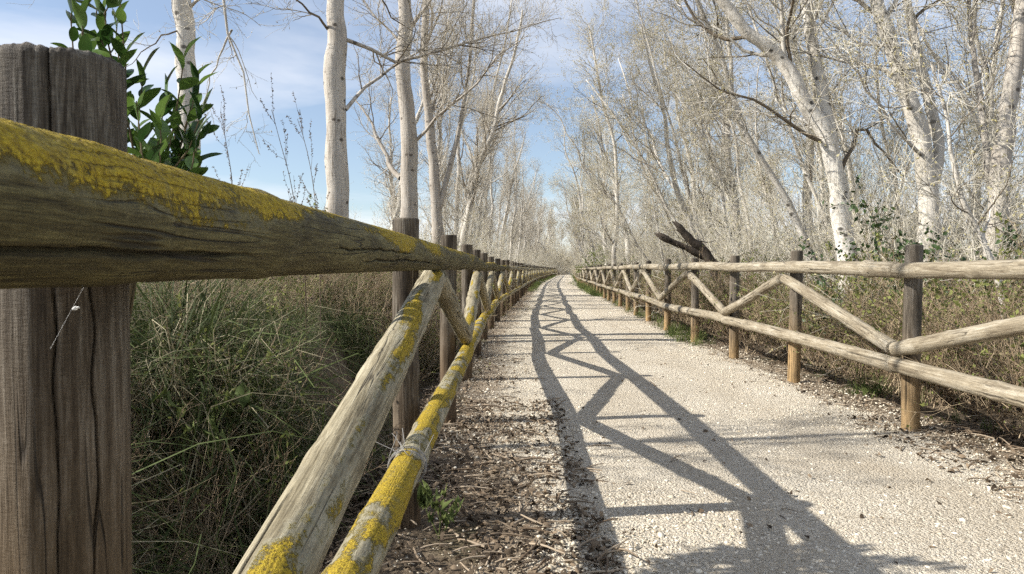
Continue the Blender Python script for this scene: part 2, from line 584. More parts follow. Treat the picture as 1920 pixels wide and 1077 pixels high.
def build_path():
    ys = np.concatenate([np.linspace(-4, 12, 130), np.linspace(12, 60, 160)[1:], np.linspace(60, 135, 90)[1:]])
    u = np.linspace(0, 1, 40)
    Y, U = np.meshgrid(ys, u, indexing='ij')
    le = -0.34 + 0.22 * (1 - smooth(2.6, 5.0, ys)) + 0.22 * (fbm(ys * 0.9, 3.3, 0, 2) - 0.5) + 0.05 * (vnoise(ys * 5, 1.0, 0, 3) - 0.5)
    re = 2.66 + 0.22 * (fbm(ys * 0.8, 7.3, 0, 4) - 0.5) + 0.05 * (vnoise(ys * 5, 2.0, 0, 5) - 0.5)
    X = le[:, None] * (1 - U) + re[:, None] * U + off(ys)[:, None]
    Z = 0.006 + 0.012 * np.sin(U * math.pi) + 0.012 * (fbm(X * 2.2, Y * 1.6, 0, 11) - 0.5) * np.minimum(1, 8 * U * (1 - U))
    V = np.stack([X, Y, Z], -1).reshape(-1, 3)
    ny, nx = X.shape
    i = np.arange(ny - 1)[:, None] * nx; j = np.arange(nx - 1)[None, :]
    F = np.stack([i + j, i + j + 1, i + nx + j + 1, i + nx + j], -1).reshape(-1, 4)
    edge = np.maximum(1 - U * 4.2, 1 - (1 - U) * 4.5).clip(0, 1) ** 1.2
    o = obj('path', mesh_np('path', V, [F], [MAT['path']], attrs={'edge': ('FLOAT', edge.ravel()), 'across': ('FLOAT', U.ravel())}))
    tag(o, 'pale limestone gravel path running between the two log fences', kind='structure')


build_ground()
build_path()

# ------------------------------------------------------------------ logs
def log_mesh(name, L, r0, r1, na, zs, seed, mat, cover=0.0, cracks=5, knots=4, bow=0.006, tan_z=None, rough=1.0, crack_w=0.0022, crack_d=0.006, cut='round', chip=0.0, crack_z=None, knot_a=1.0, lich_d=0.0016, cseed=None, lich_c=0.0, dense=None):
    """round log along local Z from 0 to L; local +X faces up once a rail is laid"""
    rng = np.random.default_rng(seed)
    zs = np.asarray(zs, float)
    th = np.arange(na) * 2 * math.pi / na
    Z, T = np.meshgrid(zs, th, indexing='ij')
    cx, sy = np.cos(T), np.sin(T)
    r = r0 + (r1 - r0) * Z / L
    R = r * (1 + rough * 0.07 * (fbm(cx * 0.9 + 5, sy * 0.9 + 5, Z * 1.6, seed) - 0.5))
    R = R + rough * 0.0022 * (fbm(cx * 7, sy * 7, Z * 3, seed + 3) - 0.5)
    for k in range(knots):
        zk = rng.uniform(0.06, 0.94) * L + 0.02 * np.sin(T + rng.uniform(0, 6))
        a = rng.uniform(0.5, 1.2) * knot_a
        R = R + a * 0.0042 * np.exp(-((Z - zk) / 0.035) ** 2) - a * 0.0026 * np.exp(-((Z - zk - 0.055) / 0.008) ** 2)
        t0 = rng.uniform(0, 6.28)
        dth = (T - t0 + math.pi) % (2 * math.pi) - math.pi
        R = R + 0.004 * knot_a * np.exp(-((Z - zk) / 0.02) ** 2 - (dth / 0.35) ** 2)
    C = np.zeros_like(Z)
    crng = np.random.default_rng(seed if cseed is None else cseed)
    for k in range(cracks):
        t0 = crng.uniform(0, 6.28)
        za = crng.uniform(-0.2, 0.8) * L if crack_z is None else crng.uniform(*crack_z); zb = za + crng.uniform(0.15, 0.6) * min(L, 1.6)
        tc = t0 + 0.5 * (vnoise(Z * 2.2, k * 3.1, 0, seed) - 0.5) + 0.12 * (vnoise(Z * 22, k * 3.1, 0, seed) - 0.5)
        dth = (T - tc + math.pi) % (2 * math.pi) - math.pi
        ta = smooth(za, za + 0.12, Z) * (1 - smooth(zb - 0.12, zb, Z))
        w = crack_w * crng.uniform(0.7, 1.6) * (0.4 + 0.6 * ta)
        g = np.exp(-(dth * r / w) ** 2) * ta
        C = np.maximum(C, g)
    R = R - crack_d * C
    lich = np.zeros_like(Z)
    if cover > 0:
        up = np.cos(T - lich_c)
        pat = fbm(cx * 1.2 + 9, sy * 1.2, Z * 3.2, seed + 21)
        pat2 = fbm(cx * 0.8 + 3, sy * 0.8, Z * 5.5, seed + 33)
        cov = cover if dense is None else cover * dense(Z)
        lich = smooth(0.80 - cov, 1.25 - 0.3 * cov, up * 0.62 + 0.38 + (pat - 0.5) * 1.15)
        lich = lich * (0.42 + 0.58 * smooth(0.36, 0.56, pat2 + (0.0 if dense is None else 0.1)))
        R = R + lich_d * lich * (0.4 + 1.2 * vnoise(cx * r * 260, sy * r * 260, Z * 260, seed + 5)) * (1 - C)
    # ends
    dz = np.minimum(Z - zs[0], zs[-1] - Z)
    bev = 0.010 if cut == 'round' else 0.004
    R = R - bev * (1 - smooth(0, bev * 1.6, dz)) ** 2
    bx = bow * np.sin(Z / L * math.pi * rng.uniform(0.8, 1.6) + rng.uniform(0, 6))
    by = bow * np.sin(Z / L * math.pi * rng.uniform(0.8, 1.6) + rng.uniform(0, 6))
    if chip:
        Z = Z + chip * smooth(L - 0.05, L, Z) * (fbm(cx * 5, sy * 5, 0, seed + 8) - 0.62 + 0.6 * np.minimum(0, 0.45 - fbm(cx * 14, sy * 14, 0, seed + 9)))
    V = np.stack([R * cx + bx, R * sy + by, Z], -1).reshape(-1, 3)
    nz = len(zs)
    i = np.arange(nz - 1)[:, None] * na; j = np.arange(na)[None, :]; jn = (j + 1) % na
    Q = np.stack([i + j, i + jn, i + na + jn, i + na + j], -1).reshape(-1, 4)
    c0, c1 = len(V), len(V) + 1
    V = np.concatenate([V, [[bx[0, 0], by[0, 0], zs[0] - 0.002], [bx[-1, 0], by[-1, 0], zs[-1] + 0.003]]])
    jj = np.arange(na); jjn = (jj + 1) % na
    T0 = np.stack([np.full(na, c0), jjn, jj], -1)
    T1 = np.stack([np.full(na, c1), (nz - 1) * na + jj, (nz - 1) * na + jjn], -1)
    ext = lambda a: np.concatenate([a.ravel(), [0, 0]])
    if tan_z is not None:
        tz = 1 - smooth(tan_z - 0.38, tan_z + 0.30, Z + 0.14 * (fbm(cx * 2, sy * 2, Z, seed + 2) - 0.5))
    else:
        tz = np.zeros_like(Z)
    return mesh_np(name, V, [Q, T0, T1], [mat], attrs={'lichen': ('FLOAT', ext(lich)), 'crack': ('FLOAT', ext(np.clip(C, 0, 1))), 'tan': ('FLOAT', ext(tz))})


def lay(name, me, p0, p1, L, parent, upright=False, spin=0.0):
    """put a log mesh of length L between two points"""
    p0, p1 = Vector(p0), Vector(p1)
    d = p1 - p0
    zax = d.normalized()
    if upright:
        xax = Vector((math.cos(spin), math.sin(spin), 0))
    else:
        xax = Vector((0, 0, 1))
        if spin: xax = Quaternion(zax, spin) @ xax
    yax = zax.cross(xax).normalized()
    xax = yax.cross(zax).normalized()
    M = Matrix((xax, yax, zax)).transposed().to_4x4()
    M.translation = p0
    o = bpy.data.objects.new(name, me)
    link(o)
    o.parent = parent
    o.matrix_world = M @ Matrix.Diagonal((1, 1, d.length / L, 1))
    return o


def refine(L, n, focus, width, share=0.6):
    """rows of a log, packed closer around `focus`"""
    t = np.linspace(0, L, 4000)
    w = 1 + (share / max(1e-6, 1 - share)) * (L / width) * np.exp(-((t - focus) / width) ** 2) / 1.77
    c = np.cumsum(w); c = (c - c[0]) / (c[-1] - c[0])
    return np.interp(np.linspace(0, 1, n), c, t)


POST_R = 0.0525
RAIL_R = 0.05


def bevel_rows(n, L):
    e = [0, 0.004, 0.009, 0.016]
    return np.array(e + list(np.linspace(0.03, L - 0.03, n)) + [L - v for v in e[::-1]])


def fence(side):
    left = side == 'left'
    root = empty('log_fence', (-0.41 if left else 2.47, 3, 0))
    bpy.context.view_layer.update()
    if left:
        tag(root, 'long round-log fence crusted with yellow lichen, passing right beside the camera', 'fence', 'log fences')
    else:
        tag(root, 'clean grey round-log fence on the far side of the path, before the brown brush', 'fence', 'log fences')
    rng = np.random.default_rng(5 if left else 6)
    wm = MAT['wood_left' if left else 'wood_right']
    pm = MAT['post_left' if left else 'post_right']
    if left:
        ys = [-1.25, 0.63, 2.70, 4.45, 6.2]
        vee0 = 1
    else:
        ys = [0.75, 2.5, 4.26, 6.05, 7.68, 9.37, 11.25, 13.2]
        vee0 = 0
    while ys[-1] < 112:
        ys.append(ys[-1] + 1.75 + rng.uniform(-0.09, 0.09))
    ys = np.array(ys)
    n = len(ys)

    def px_(y): return (-0.41 if left else 2.47) + float(off(y))
    def rx_(y): return px_(y) + (0.107 if left else -0.104)

    if left:
        top = lambda y: float(np.interp(y, [0, 2.7, 4.45, 8, 14, 60], [1.040, 1.060, 1.045, 1.03, 1.02, 0.99]))
        bot = lambda y: float(np.interp(y, [0, 4.45, 14, 60], [0.43, 0.475, 0.45, 0.43]))
        ptop = 1.21
    else:
        top = lambda y: float(np.interp(y, [2, 4.3, 9, 14, 60], [0.975, 0.99, 1.035, 1.045, 0.99]))
        bot = lambda y: float(np.interp(y, [2, 4.3, 9, 60], [0.405, 0.42, 0.44, 0.43]))
        ptop = 1.145
    # ---- posts
    far_posts = [log_mesh('post_far', 1.65, POST_R, POST_R * 0.97, 12, bevel_rows(9, 1.65), 300 + i + (0 if left else 10), pm, cracks=3, knots=1, bow=0.004, tan_z=0.85, cut='saw') for i in range(3)]
    mid_posts = [log_mesh('post_mid', 1.65, POST_R, POST_R * 0.97, 40, bevel_rows(60, 1.65), 320 + i + (0 if left else 10), pm, cracks=7, knots=3, bow=0.005, tan_z=0.78 + 0.07 * i, cut='saw') for i in range(4)]
    for i, y in enumerate(ys):
        h = ptop + rng.uniform(-0.02, 0.02)
        lean = rng.uniform(-0.012, 0.012, 2)
        if left and i == 1:
            rows = np.concatenate([np.linspace(0, 0.95, 14)[:-1], np.linspace(0.95, 1.64, 300), [1.645, 1.648, 1.65]])
            me = log_mesh('post_near', 1.65, 0.0535, 0.053, 300, rows, 77, MAT['post_near'], cracks=8, chip=0.006, crack_z=(0.75, 1.45), knots=0, bow=0.002, tan_z=1.36, rough=0.8, crack_w=0.0008, crack_d=0.004, cut='saw')
            h, lean = 1.189, (0, 0)
        elif y < 16:
            me = mid_posts[i % 4]
        else:
            me = far_posts[i % 3]
        b = Vector((px_(y), y, h - 1.65)); t = Vector((px_(y) + lean[0], y + lean[1], h))
        sp = rng.uniform(0, 6.28)
        lay('post', me, b, t, 1.65, root, True, sp if not (left and i == 1) else 0.6)
    # ---- rails: one log spans two bays, jointed at the V posts
    vs = list(range(vee0, n, 2))
    if vs[0] != 0: vs = [0] + vs
    far_len = 3.5
    far_rails = [log_mesh('rail_far', far_len, RAIL_R, RAIL_R * 0.94, 12, bevel_rows(22, far_len), 340 + k + (0 if left else 10), wm, cover=0.30 if left else 0.0, cracks=2, knots=3, bow=0.012) for k in range(3)]
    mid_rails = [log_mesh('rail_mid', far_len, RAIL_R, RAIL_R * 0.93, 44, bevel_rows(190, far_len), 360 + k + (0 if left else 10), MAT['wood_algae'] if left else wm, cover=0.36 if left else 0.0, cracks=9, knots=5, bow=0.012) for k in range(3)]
    low_rails = [log_mesh('rail_low', far_len, RAIL_R, RAIL_R * 0.93, 44, bevel_rows(190, far_len), 380 + k, wm, cover=0.72 if left else 0.0, cracks=9, knots=5, bow=0.012) for k in range(2)]
    for k, (a, b) in enumerate(zip(vs[:-1], vs[1:])):
        ya, yb = ys[a], ys[b]
        if left and k == 0:
            continue
        for low in (False, True):
            f = bot if low else top
            p0 = Vector((rx_(ya), ya + 0.003, f(ya) + rng.uniform(-0.006, 0.006)))
            p1 = Vector((rx_(yb), yb - 0.003, f(yb) + rng.uniform(-0.006, 0.006)))
            nm = 'bottom_rail' if low else 'top_rail'
            if left and a == 1:
                # the rail that fills the left of the picture, carried on past the near post
                y0 = -1.25
                p0 = Vector((rx_(ya) + (0.0 if not low else 0.0), y0, f(ya) + (f(ya) - f(yb)) * 0.3))
                if not low:
                    p0.z = 1.027; p1 = Vector((rx_(yb) + 0.03, yb - 0.003, 1.050))
                else:
                    p0.z = 0.405; p1 = Vector((rx_(yb) + 0.02, yb - 0.003, 0.478))
                L = (p1 - p0).length
                if not low:
                    rows = np.concatenate([[0, 0.01], refine(L - 0.04, 900, 1.85, 0.55, 0.78) + 0.02, [L - 0.016, L - 0.009, L - 0.004, L]])
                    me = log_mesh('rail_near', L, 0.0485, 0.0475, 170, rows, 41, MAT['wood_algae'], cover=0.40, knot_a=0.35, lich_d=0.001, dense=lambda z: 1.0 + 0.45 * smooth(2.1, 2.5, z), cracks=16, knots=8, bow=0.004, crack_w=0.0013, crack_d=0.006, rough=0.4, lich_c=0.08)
                else:
                    rows = np.concatenate([[0, 0.01], refine(L - 0.04, 620, 3.0, 0.9, 0.75) + 0.02, [L - 0.016, L - 0.009, L - 0.004, L]])
                    me = log_mesh('rail_near_low', L, 0.045, 0.043, 130, rows, 43, wm, knot_a=0.6, cover=0.6, cracks=12, knots=9, bow=0.004, crack_w=0.0018, crack_d=0.006, lich_c=0.5)
                lay(nm, me, p0, p1, L, root)
            else:
                near = ya < 14
                me = (low_rails[k % 2] if low else mid_rails[k % 3]) if near else far_rails[(k + low) % 3]
                if rng.random() < 0.5 and near is False:
                    p0, p1 = p1, p0
                lay(nm, me, p0, p1, far_len, root)
    # ---- braces: a zigzag of single logs between the rails
    bl = 1.75
    far_br = [log_mesh('brace_far', bl, 0.045, 0.043, 12, bevel_rows(14, bl), 400 + k + (0 if left else 10), wm, cover=0.16 if left else 0.0, cracks=2, knots=2, bow=0.004) for k in range(3)]
    mid_br = [log_mesh('brace_mid', bl, 0.045, 0.043, 44, bevel_rows(110, bl), 420 + k + (0 if left else 10), wm, cover=0.14 if left else 0.0, cracks=8, knots=4, bow=0.005, cut='saw') for k in range(4)]
    for i in range(n - 1):
        a_v = (i - vee0) % 2 == 0
        ya, yb = ys[i], ys[i + 1]
        if left and i == 0: continue
        if a_v:  # vee at a, apex at b
            p0 = Vector((rx_(ya), ya + 0.03, bot(ya) + 0.098)); p1 = Vector((rx_(yb), yb - 0.028, top(yb) - 0.093))
        else:
            p0 = Vector((rx_(yb) - (0.012 if not left else -0.012), yb - 0.01, bot(yb) + 0.092)); p1 = Vector((rx_(ya), ya + 0.05, top(ya) - 0.096))
        if left and i == 1:
            p0 = Vector((rx_(ya), ya - 0.22, bot(ya) + 0.07))
            L = (p1 - p0).length
            rows = np.concatenate([[0, 0.01], refine(L - 0.04, 420, 0.85, 0.7, 0.7) + 0.02, [L - 0.016, L - 0.009, L - 0.004, L]])
            me = log_mesh('brace_near', L, 0.049, 0.0475, 140, rows, 47, wm, cover=0.07, knot_a=0.5, cracks=10, knots=6, bow=0.003, crack_w=0.0014, crack_d=0.005, lich_c=0.75)
            lay('brace', me, p0, p1, L, root)
        else:
            lay('brace', (mid_br[i % 4] if ya < 14 else far_br[i % 3]), p0, p1, bl, root)
    return root, ys, px_, rx_, top, bot


LF = fence('left')
RF = fence('right')


def wire_tie():
    g = Geo()
    y0 = 1.92
    rx = LF[3](y0)
    c = Vector((rx + 0.01, y0, 0.448))
    rng = np.random.default_rng(3)
    for k in range(5):
        t = np.linspace(0, 2 * math.pi, 26)
        R = 0.0495 + rng.uniform(0, 0.004)
        P = np.stack([c.x + R * np.cos(t), c.y + (k - 2) * 0.008 + 0.012 * np.sin(t + rng.uniform(0, 6)), c.z + R * np.sin(t)], -1)
        g.tubes(P, np.full(26, 0.0014), 5)
    for k in range(7):
        a = rng.uniform(0.8, 2.8)
        P0 = np.array([c.x + 0.05 * math.cos(a), c.y + rng.uniform(-.02, .02), c.z + 0.05 * math.sin(a)])
        d = rng.normal(0, 1, 3); d[2] = abs(d[2]); d /= np.linalg.norm(d)
        t = np.linspace(0, 1, 8)[:, None]
        P = P0 + d * t * 0.06 + 0.015 * np.sin(t * 5 + k) * rng.normal(0, 1, 3)
        g.tubes(P, np.full(8, 0.0012), 4)
    o = obj('wire_tie', g.mesh('wire_tie', [MAT['wire']]))
    o.parent = LF[0]
    o.matrix_parent_inverse = LF[0].matrix_world.inverted()
    o['label'] = 'rusty wire wound round the lower rail'


bpy.context.view_layer.update()
wire_tie()

# ------------------------------------------------------------------ scatter (one object, many small pieces)
def scatter(name, protos, P, E, S, Vn, mats, label, shade=True):
    k = len(protos)
    V, F, MI, var, n = [], [], [], [], 0
    for i, (pv, pf, pm) in enumerate(protos):
        V.append(pv); var.append(np.full(len(pv), i))
        for f, mm in zip(pf, pm):
            F.append(np.asarray(f) + n); MI.append(np.full(len(f), mm))
        n += len(pv)
    V.append(P); var.append(100 + np.asarray(Vn))
    tot = n + len(P)
    rot = np.zeros((tot, 3)); rot[n:] = E
    scl = np.ones((tot, 3)); scl[n:] = S if np.ndim(S) == 2 else np.asarray(S)[:, None]
    me = mesh_np(name, np.concatenate(V), F, mats, np.concatenate(MI), shade,
                 attrs={'var': ('INT', np.concatenate(var)), 'rot': ('FLOAT_VECTOR', rot), 'scl': ('FLOAT_VECTOR', scl)})
    o = obj(name, me)
    ng = bpy.data.node_groups.new(name + '_scatter', 'GeometryNodeTree')
    ng.interface.new_socket('Geometry', in_out='INPUT', socket_type='NodeSocketGeometry')
    ng.interface.new_socket('Geometry', in_out='OUTPUT', socket_type='NodeSocketGeometry')
    N, Lk = ng.nodes.new, ng.links.new
    gi, go = N('NodeGroupInput'), N('NodeGroupOutput')
    av = N('GeometryNodeInputNamedAttribute'); av.data_type = 'INT'; av.inputs['Name'].default_value = 'var'
    ar = N('GeometryNodeInputNamedAttribute'); ar.data_type = 'FLOAT_VECTOR'; ar.inputs['Name'].default_value = 'rot'
    sc = N('GeometryNodeInputNamedAttribute'); sc.data_type = 'FLOAT_VECTOR'; sc.inputs['Name'].default_value = 'scl'
    er = N('FunctionNodeEulerToRotation'); Lk(ar.outputs['Attribute'], er.inputs[0])
    jn = N('GeometryNodeJoinGeometry')
    for i in range(k):
        seps = []
        for val in (i, 100 + i):
            cm = N('FunctionNodeCompare'); cm.data_type = 'INT'; cm.operation = 'EQUAL'
            Lk(av.outputs['Attribute'], cm.inputs[2]); cm.inputs[3].default_value = val
            sp = N('GeometryNodeSeparateGeometry'); sp.domain = 'POINT'
            Lk(gi.outputs[0], sp.inputs['Geometry']); Lk(cm.outputs[0], sp.inputs['Selection'])
            seps.append(sp)
        ip = N('GeometryNodeInstanceOnPoints')
        Lk(seps[1].outputs[0], ip.inputs['Points']); Lk(seps[0].outputs[0], ip.inputs['Instance'])
        Lk(er.outputs[0], ip.inputs['Rotation']); Lk(sc.outputs['Attribute'], ip.inputs['Scale'])
        Lk(ip.outputs[0], jn.inputs[0])
    Lk(jn.outputs[0], go.inputs[0])
    md = o.modifiers.new('scatter', 'NODES'); md.node_group = ng
    tag(o, label, kind='stuff')
    return o


_ico_t = (1 + 5 ** 0.5) / 2
ICO_V = norm(np.array([(-1, _ico_t, 0), (1, _ico_t, 0), (-1, -_ico_t, 0), (1, -_ico_t, 0), (0, -1, _ico_t), (0, 1, _ico_t), (0, -1, -_ico_t), (0, 1, -_ico_t), (_ico_t, 0, -1), (_ico_t, 0, 1), (-_ico_t, 0, -1), (-_ico_t, 0, 1)], float))
ICO_F = np.array([(0, 11, 5), (0, 5, 1), (0, 1, 7), (0, 7, 10), (0, 10, 11), (1, 5, 9), (5, 11, 4), (11, 10, 2), (10, 7, 6), (7, 1, 8), (3, 9, 4), (3, 4, 2), (3, 2, 6), (3, 6, 8), (3, 8, 9), (4, 9, 5), (2, 4, 11), (6, 2, 10), (8, 6, 7), (9, 8, 1)])


def gravel():
    rng = np.random.default_rng(12)
    protos = []
    for i in range(6):
        v = ICO_V * rng.uniform(0.65, 1.15, (12, 1)) * np.array([1, rng.uniform(0.6, 0.9), rng.uniform(0.4, 0.6)])
        protos.append((v, [ICO_F], [0]))
    P, S = [], []
    for (a, b, dens, s0, s1) in ((1.9, 3.2, 2600, .004, .010), (3.2, 5, 1900, .004, .010), (5, 8, 900, .005, .011), (8, 14, 420, .006, .013), (14, 26, 130, .008, .016),
                                 (1.9, 3.2, 420, .010, .019), (3.2, 5, 300, .010, .018), (5, 9, 160, .010, .018), (9, 16, 70, .011, .02)):
        m = int((b - a) * 2.85 * dens)
        y = rng.uniform(a, b, m); s = rng.uniform(-0.42, 2.78, m)
        # patchy: more loose stone at the left and right of the trodden line
        keep = rng.random(m) < np.clip(0.25 + 1.3 * fbm(s * 1.4, y * 1.1, 0, 31) ** 1.5 + 0.35 * (np.abs(s - 1.35) > 0.75) - 0.3 * np.exp(-((s - 0.75) / 0.22) ** 2) - 0.3 * np.exp(-((s - 1.75) / 0.25) ** 2), 0, 1)
        keep &= (np.abs((s + off(y)) / y) < 0.82)
        keep &= ~((y < 3.7) & (s < 0.1) & (rng.random(m) < 0.8))
        y, s = y[keep], s[keep]
        sz = rng.uniform(s0, s1, len(y)) * rng.choice([1, 1, 1, 1, 1, 1.3], len(y))
        sz = sz * (0.5 + 0.42 * rng.random(len(y)) ** 2)
        P.append(np.stack([s + off(y), y, 0.0125 + sz * 0.1], -1)); S.append(sz)
    P = np.concatenate(P); S = np.concatenate(S)
    E = np.stack([rng.normal(0, .3, len(P)), rng.normal(0, .3, len(P)), rng.uniform(0, 6.28, len(P))], -1)
    scatter('gravel', protos, P, E, S, rng.integers(0, 6, len(P)), [MAT['stone']], 'loose pale limestone chips scattered over the path', shade=False)


def leaf_proto(rng, L=1.0, W=0.5, curl=0.25, fold=0.2):
    t = np.linspace(0, 1, 5)
    w = W * 0.5 * np.sin(np.pi * (0.06 + 0.9 * t ** 0.85)) ** 0.8
    cz = curl * np.sin(t * math.pi * rng.uniform(0.7, 1.3) + rng.uniform(-.5, .5))
    mid = np.stack([t * L, 0 * t, cz], -1)
    lf = mid + np.stack([0 * t, w, fold * w + rng.normal(0, .03, 5)], -1)
    rt = mid + np.stack([0 * t, -w, fold * w + rng.normal(0, .03, 5)], -1)
    V = np.concatenate([lf, mid, rt])
    i = np.arange(4)
    F = np.concatenate([np.stack([i, i + 1, i + 6, i + 5], -1), np.stack([i + 5, i + 6, i + 11, i + 10], -1)])
    return V, F


def litter():
    rng = np.random.default_rng(15)
    protos = []
    for i in range(6):
        v, f = leaf_proto(rng, 1, rng.uniform(0.4, 0.75), rng.uniform(0.1, 0.4), rng.uniform(-.5, .7))
        protos.append((v, [f], [0]))
    for i in range(3):
        g = Geo()
        t = np.linspace(0, 1, 5)
        g.tubes(np.stack([t, 0.06 * np.sin(t * 4 + i), 0.05 * np.sin(t * 3)], -1), np.linspace(0.035, 0.02, 5), 4)
        protos.append((g.V[0], g.F, [1]))
    P = []
    def strip(a, b, m, s0, s1, p, toward):
        y = a + (b - a) * rng.random(m) ** (1.0 if a > 2 else 1.7)
        u = rng.random(m) ** p
        s = s0 + (s1 - s0) * u
        return np.stack([s + off(y), y], -1)
    P.append(strip(1.6, 5.2, 12000, -0.74, 0.36, 1.5, 1))
    P.append(strip(3.2, 8, 2200, -0.75, 0.25, 2.0, 1))
    P.append(strip(8, 20, 1700, -0.8, 0.05, 1.4, 1))
    P.append(strip(20, 45, 1500, -0.8, 0.0, 1.0, 1))
    P.append(strip(2.6, 4.6, 2600, 3.1, 2.1, 1.8, 1))
    P.append(strip(4.2, 10, 3000, 3.2, 2.3, 1.6, 1))
    P.append(strip(10, 26, 1600, 3.1, 2.3, 1.4, 1))
    P.append(strip(2, 14, 500, 0.2, 2.3, 1, 1))
    P = np.concatenate(P)
    keep = rng.random(len(P)) < 0.35 + 0.9 * smooth(0.4, 0.62, fbm(P[:, 0] * 3, P[:, 1] * 3, 0, 44))
    P = P[keep]
    m = len(P)
    z = np.maximum(ground_z(P[:, 0], P[:, 1]), 0.0) * 1.0
    z = np.where(P[:, 0] - off(P[:, 1]) < -0.5, ground_z(P[:, 0], P[:, 1]), z) + rng.uniform(0.006, 0.026, m)
    var = rng.integers(0, 7, m)
    var = np.where(var >= 6, rng.integers(6, 9, m), var)
    S = np.where(var < 6, rng.uniform(0.011, 0.036, m), rng.uniform(0.03, 0.16, m))
    E = np.stack([rng.normal(0, .55, m), rng.normal(0, .4, m), rng.uniform(0, 6.28, m)], -1)
    E[var >= 6, :2] *= 0.25
    scatter('leaf_litter', protos, np.column_stack([P, z]), E, S, var, [MAT['litter'], MAT['litter_twig']], 'dry brown leaves and broken twigs along both edges of the path')


def ribbon_batch(P, W, side):
    """P (M,N,3) centre lines, W (M,N) half widths, side (M,3)"""
    M, N, _ = P.shape
    A = P + side[:, None, :] * W[:, :, None]; B = P - side[:, None, :] * W[:, :, None]
    V = np.stack([A, B], 2).reshape(-1, 3)
    base = (np.arange(M) * N * 2)[:, None]; i = np.arange(N - 1)[None, :] * 2
    F = np.stack([base + i, base + i + 1, base + i + 3, base + i + 2], -1).reshape(-1, 4)
    return V, F


def blade_tuft(rng, m, L, spread, droop, w, up=1.0, N=7, wob=0.13):
    az = rng.uniform(0, 6.28, m)
    P = np.zeros((m, N, 3))
    P[:, 0, :2] = rng.normal(0, spread, (m, 2))
    d = np.stack([np.cos(az) * rng.uniform(.1, .7, m), np.sin(az) * rng.uniform(.1, .7, m), np.full(m, up)], -1)
    ln = L * rng.uniform(0.5, 1.15, m)
    for i in range(1, N):
        d = norm(d + np.array([0, 0, -1]) * droop * rng.uniform(.5, 1.5, (m, 1)) * (i / N) + rng.normal(0, wob, (m, 3)))
        P[:, i] = P[:, i - 1] + d * (ln / (N - 1))[:, None]
        P[:, i, 2] = np.maximum(P[:, i, 2], 0.015)
    W = w * np.linspace(1, 0.15, N)[None, :] * rng.uniform(0.6, 1.3, (m, 1))
    side = np.stack([-np.sin(az + rng.normal(0, .6, m)), np.cos(az), rng.normal(0, .2, m)], -1)
    return ribbon_batch(P, W, norm(side))


def long_grass():
    rng = np.random.default_rng(21)
    protos = []
    for i in range(5):
        vg, fg = blade_tuft(rng, 50, 0.56, 0.07, 0.9, 0.0033, wob=0.22)
        vd, fd = blade_tuft(rng, 22 if i < 3 else 50, 0.52, 0.09, 1.0, 0.0023, wob=0.34)
        protos.append((np.concatenate([vg, vd]), [fg, fd + len(vg)], [0, 1]))
    pts = []
    for (y0, y1, s0, s1, m) in ((0.7, 4.5, -0.72, -3.2, 1050), (1.0, 9, -1.5, -2.3, 620), (1.3, 3.3, -1.0, -1.5, 150), (4.5, 9, -0.72, -4.5, 800), (0.9, 9, -3.2, -7, 420), (9, 20, -0.8, -6, 480), (20, 45, -0.9, -6, 240)):
        y = rng.uniform(y0, y1, m); s = rng.uniform(min(s0, s1), max(s0, s1), m)
        pts.append(np.stack([s + off(y), y], -1))
    P = np.concatenate(pts)
    sd = P[:, 0] - off(P[:, 1])
    clump = smooth(0.42, 0.58, fbm(P[:, 0] * 1.5, P[:, 1] * 1.3, 0, 61))
    keep = rng.random(len(P)) < (0.10 + 0.95 * clump) * (0.15 + 0.85 * smooth(-0.95, -1.3, sd))
    P = P[keep]; m = len(P); clump = clump[keep]
    sd = P[:, 0] - off(P[:, 1])
    S = rng.uniform(0.6, 1.2, m) * (0.7 + 0.45 * clump) * (1 + 0.45 * smooth(1.2, 1.6, P[:, 1]) * smooth(3.5, 3.0, P[:, 1]) * smooth(-0.9, -1.1, sd)) * (1 - 0.3 * smooth(2.5, 1.0, P[:, 1]))
    z = ground_z(P[:, 0], P[:, 1]) - 0.02
    E = np.stack([rng.normal(0, .28, m), rng.normal(0.1, .28, m), rng.uniform(0, 6.28, m)], -1)
    scatter('long_grass', protos, np.column_stack([P, z]), E, S, rng.integers(0, 5, m), [MAT['grass_green'], MAT['grass_dry']], 'tangled long green and straw-coloured grass on the bank behind the lichen-crusted fence')


def verge_grass():
    rng = np.random.default_rng(23)
    protos = []
    for i in range(3):
        v, f = blade_tuft(rng, 40, 0.16, 0.05, 0.35, 0.003, N=5)
        protos.append((v, [f], [0]))
    pts = []
    for (y0, y1, s0, s1, m) in ((8.8, 11.5, 2.3, 2.75, 28), (11, 22, 2.35, 2.8, 25), (24, 42, 2.2, 2.7, 110), (30, 60, -0.4, -0.1, 40), (4.2, 7, 2.7, 3.1, 10), (50, 105, 2.3, 2.7, 60), (50, 105, -.4, -.1, 50)):
        y = rng.uniform(y0, y1, m); s = rng.uniform(min(s0, s1), max(s0, s1), m)
        pts.append(np.stack([s + off(y), y], -1))
    P = np.concatenate(pts); m = len(P)
    S = rng.uniform(0.6, 1.5, m) * (1 + 0.8 * smooth(20, 30, P[:, 1]))
    E = np.stack([rng.normal(0, .1, m), rng.normal(0, .1, m), rng.uniform(0, 6.28, m)], -1)
    scatter('verge_grass', protos, np.column_stack([P, np.full(m, 0.0)]), E, S, rng.integers(0, 3, m), [MAT['verge_green']], 'short fresh green grass tufts along the path edges')


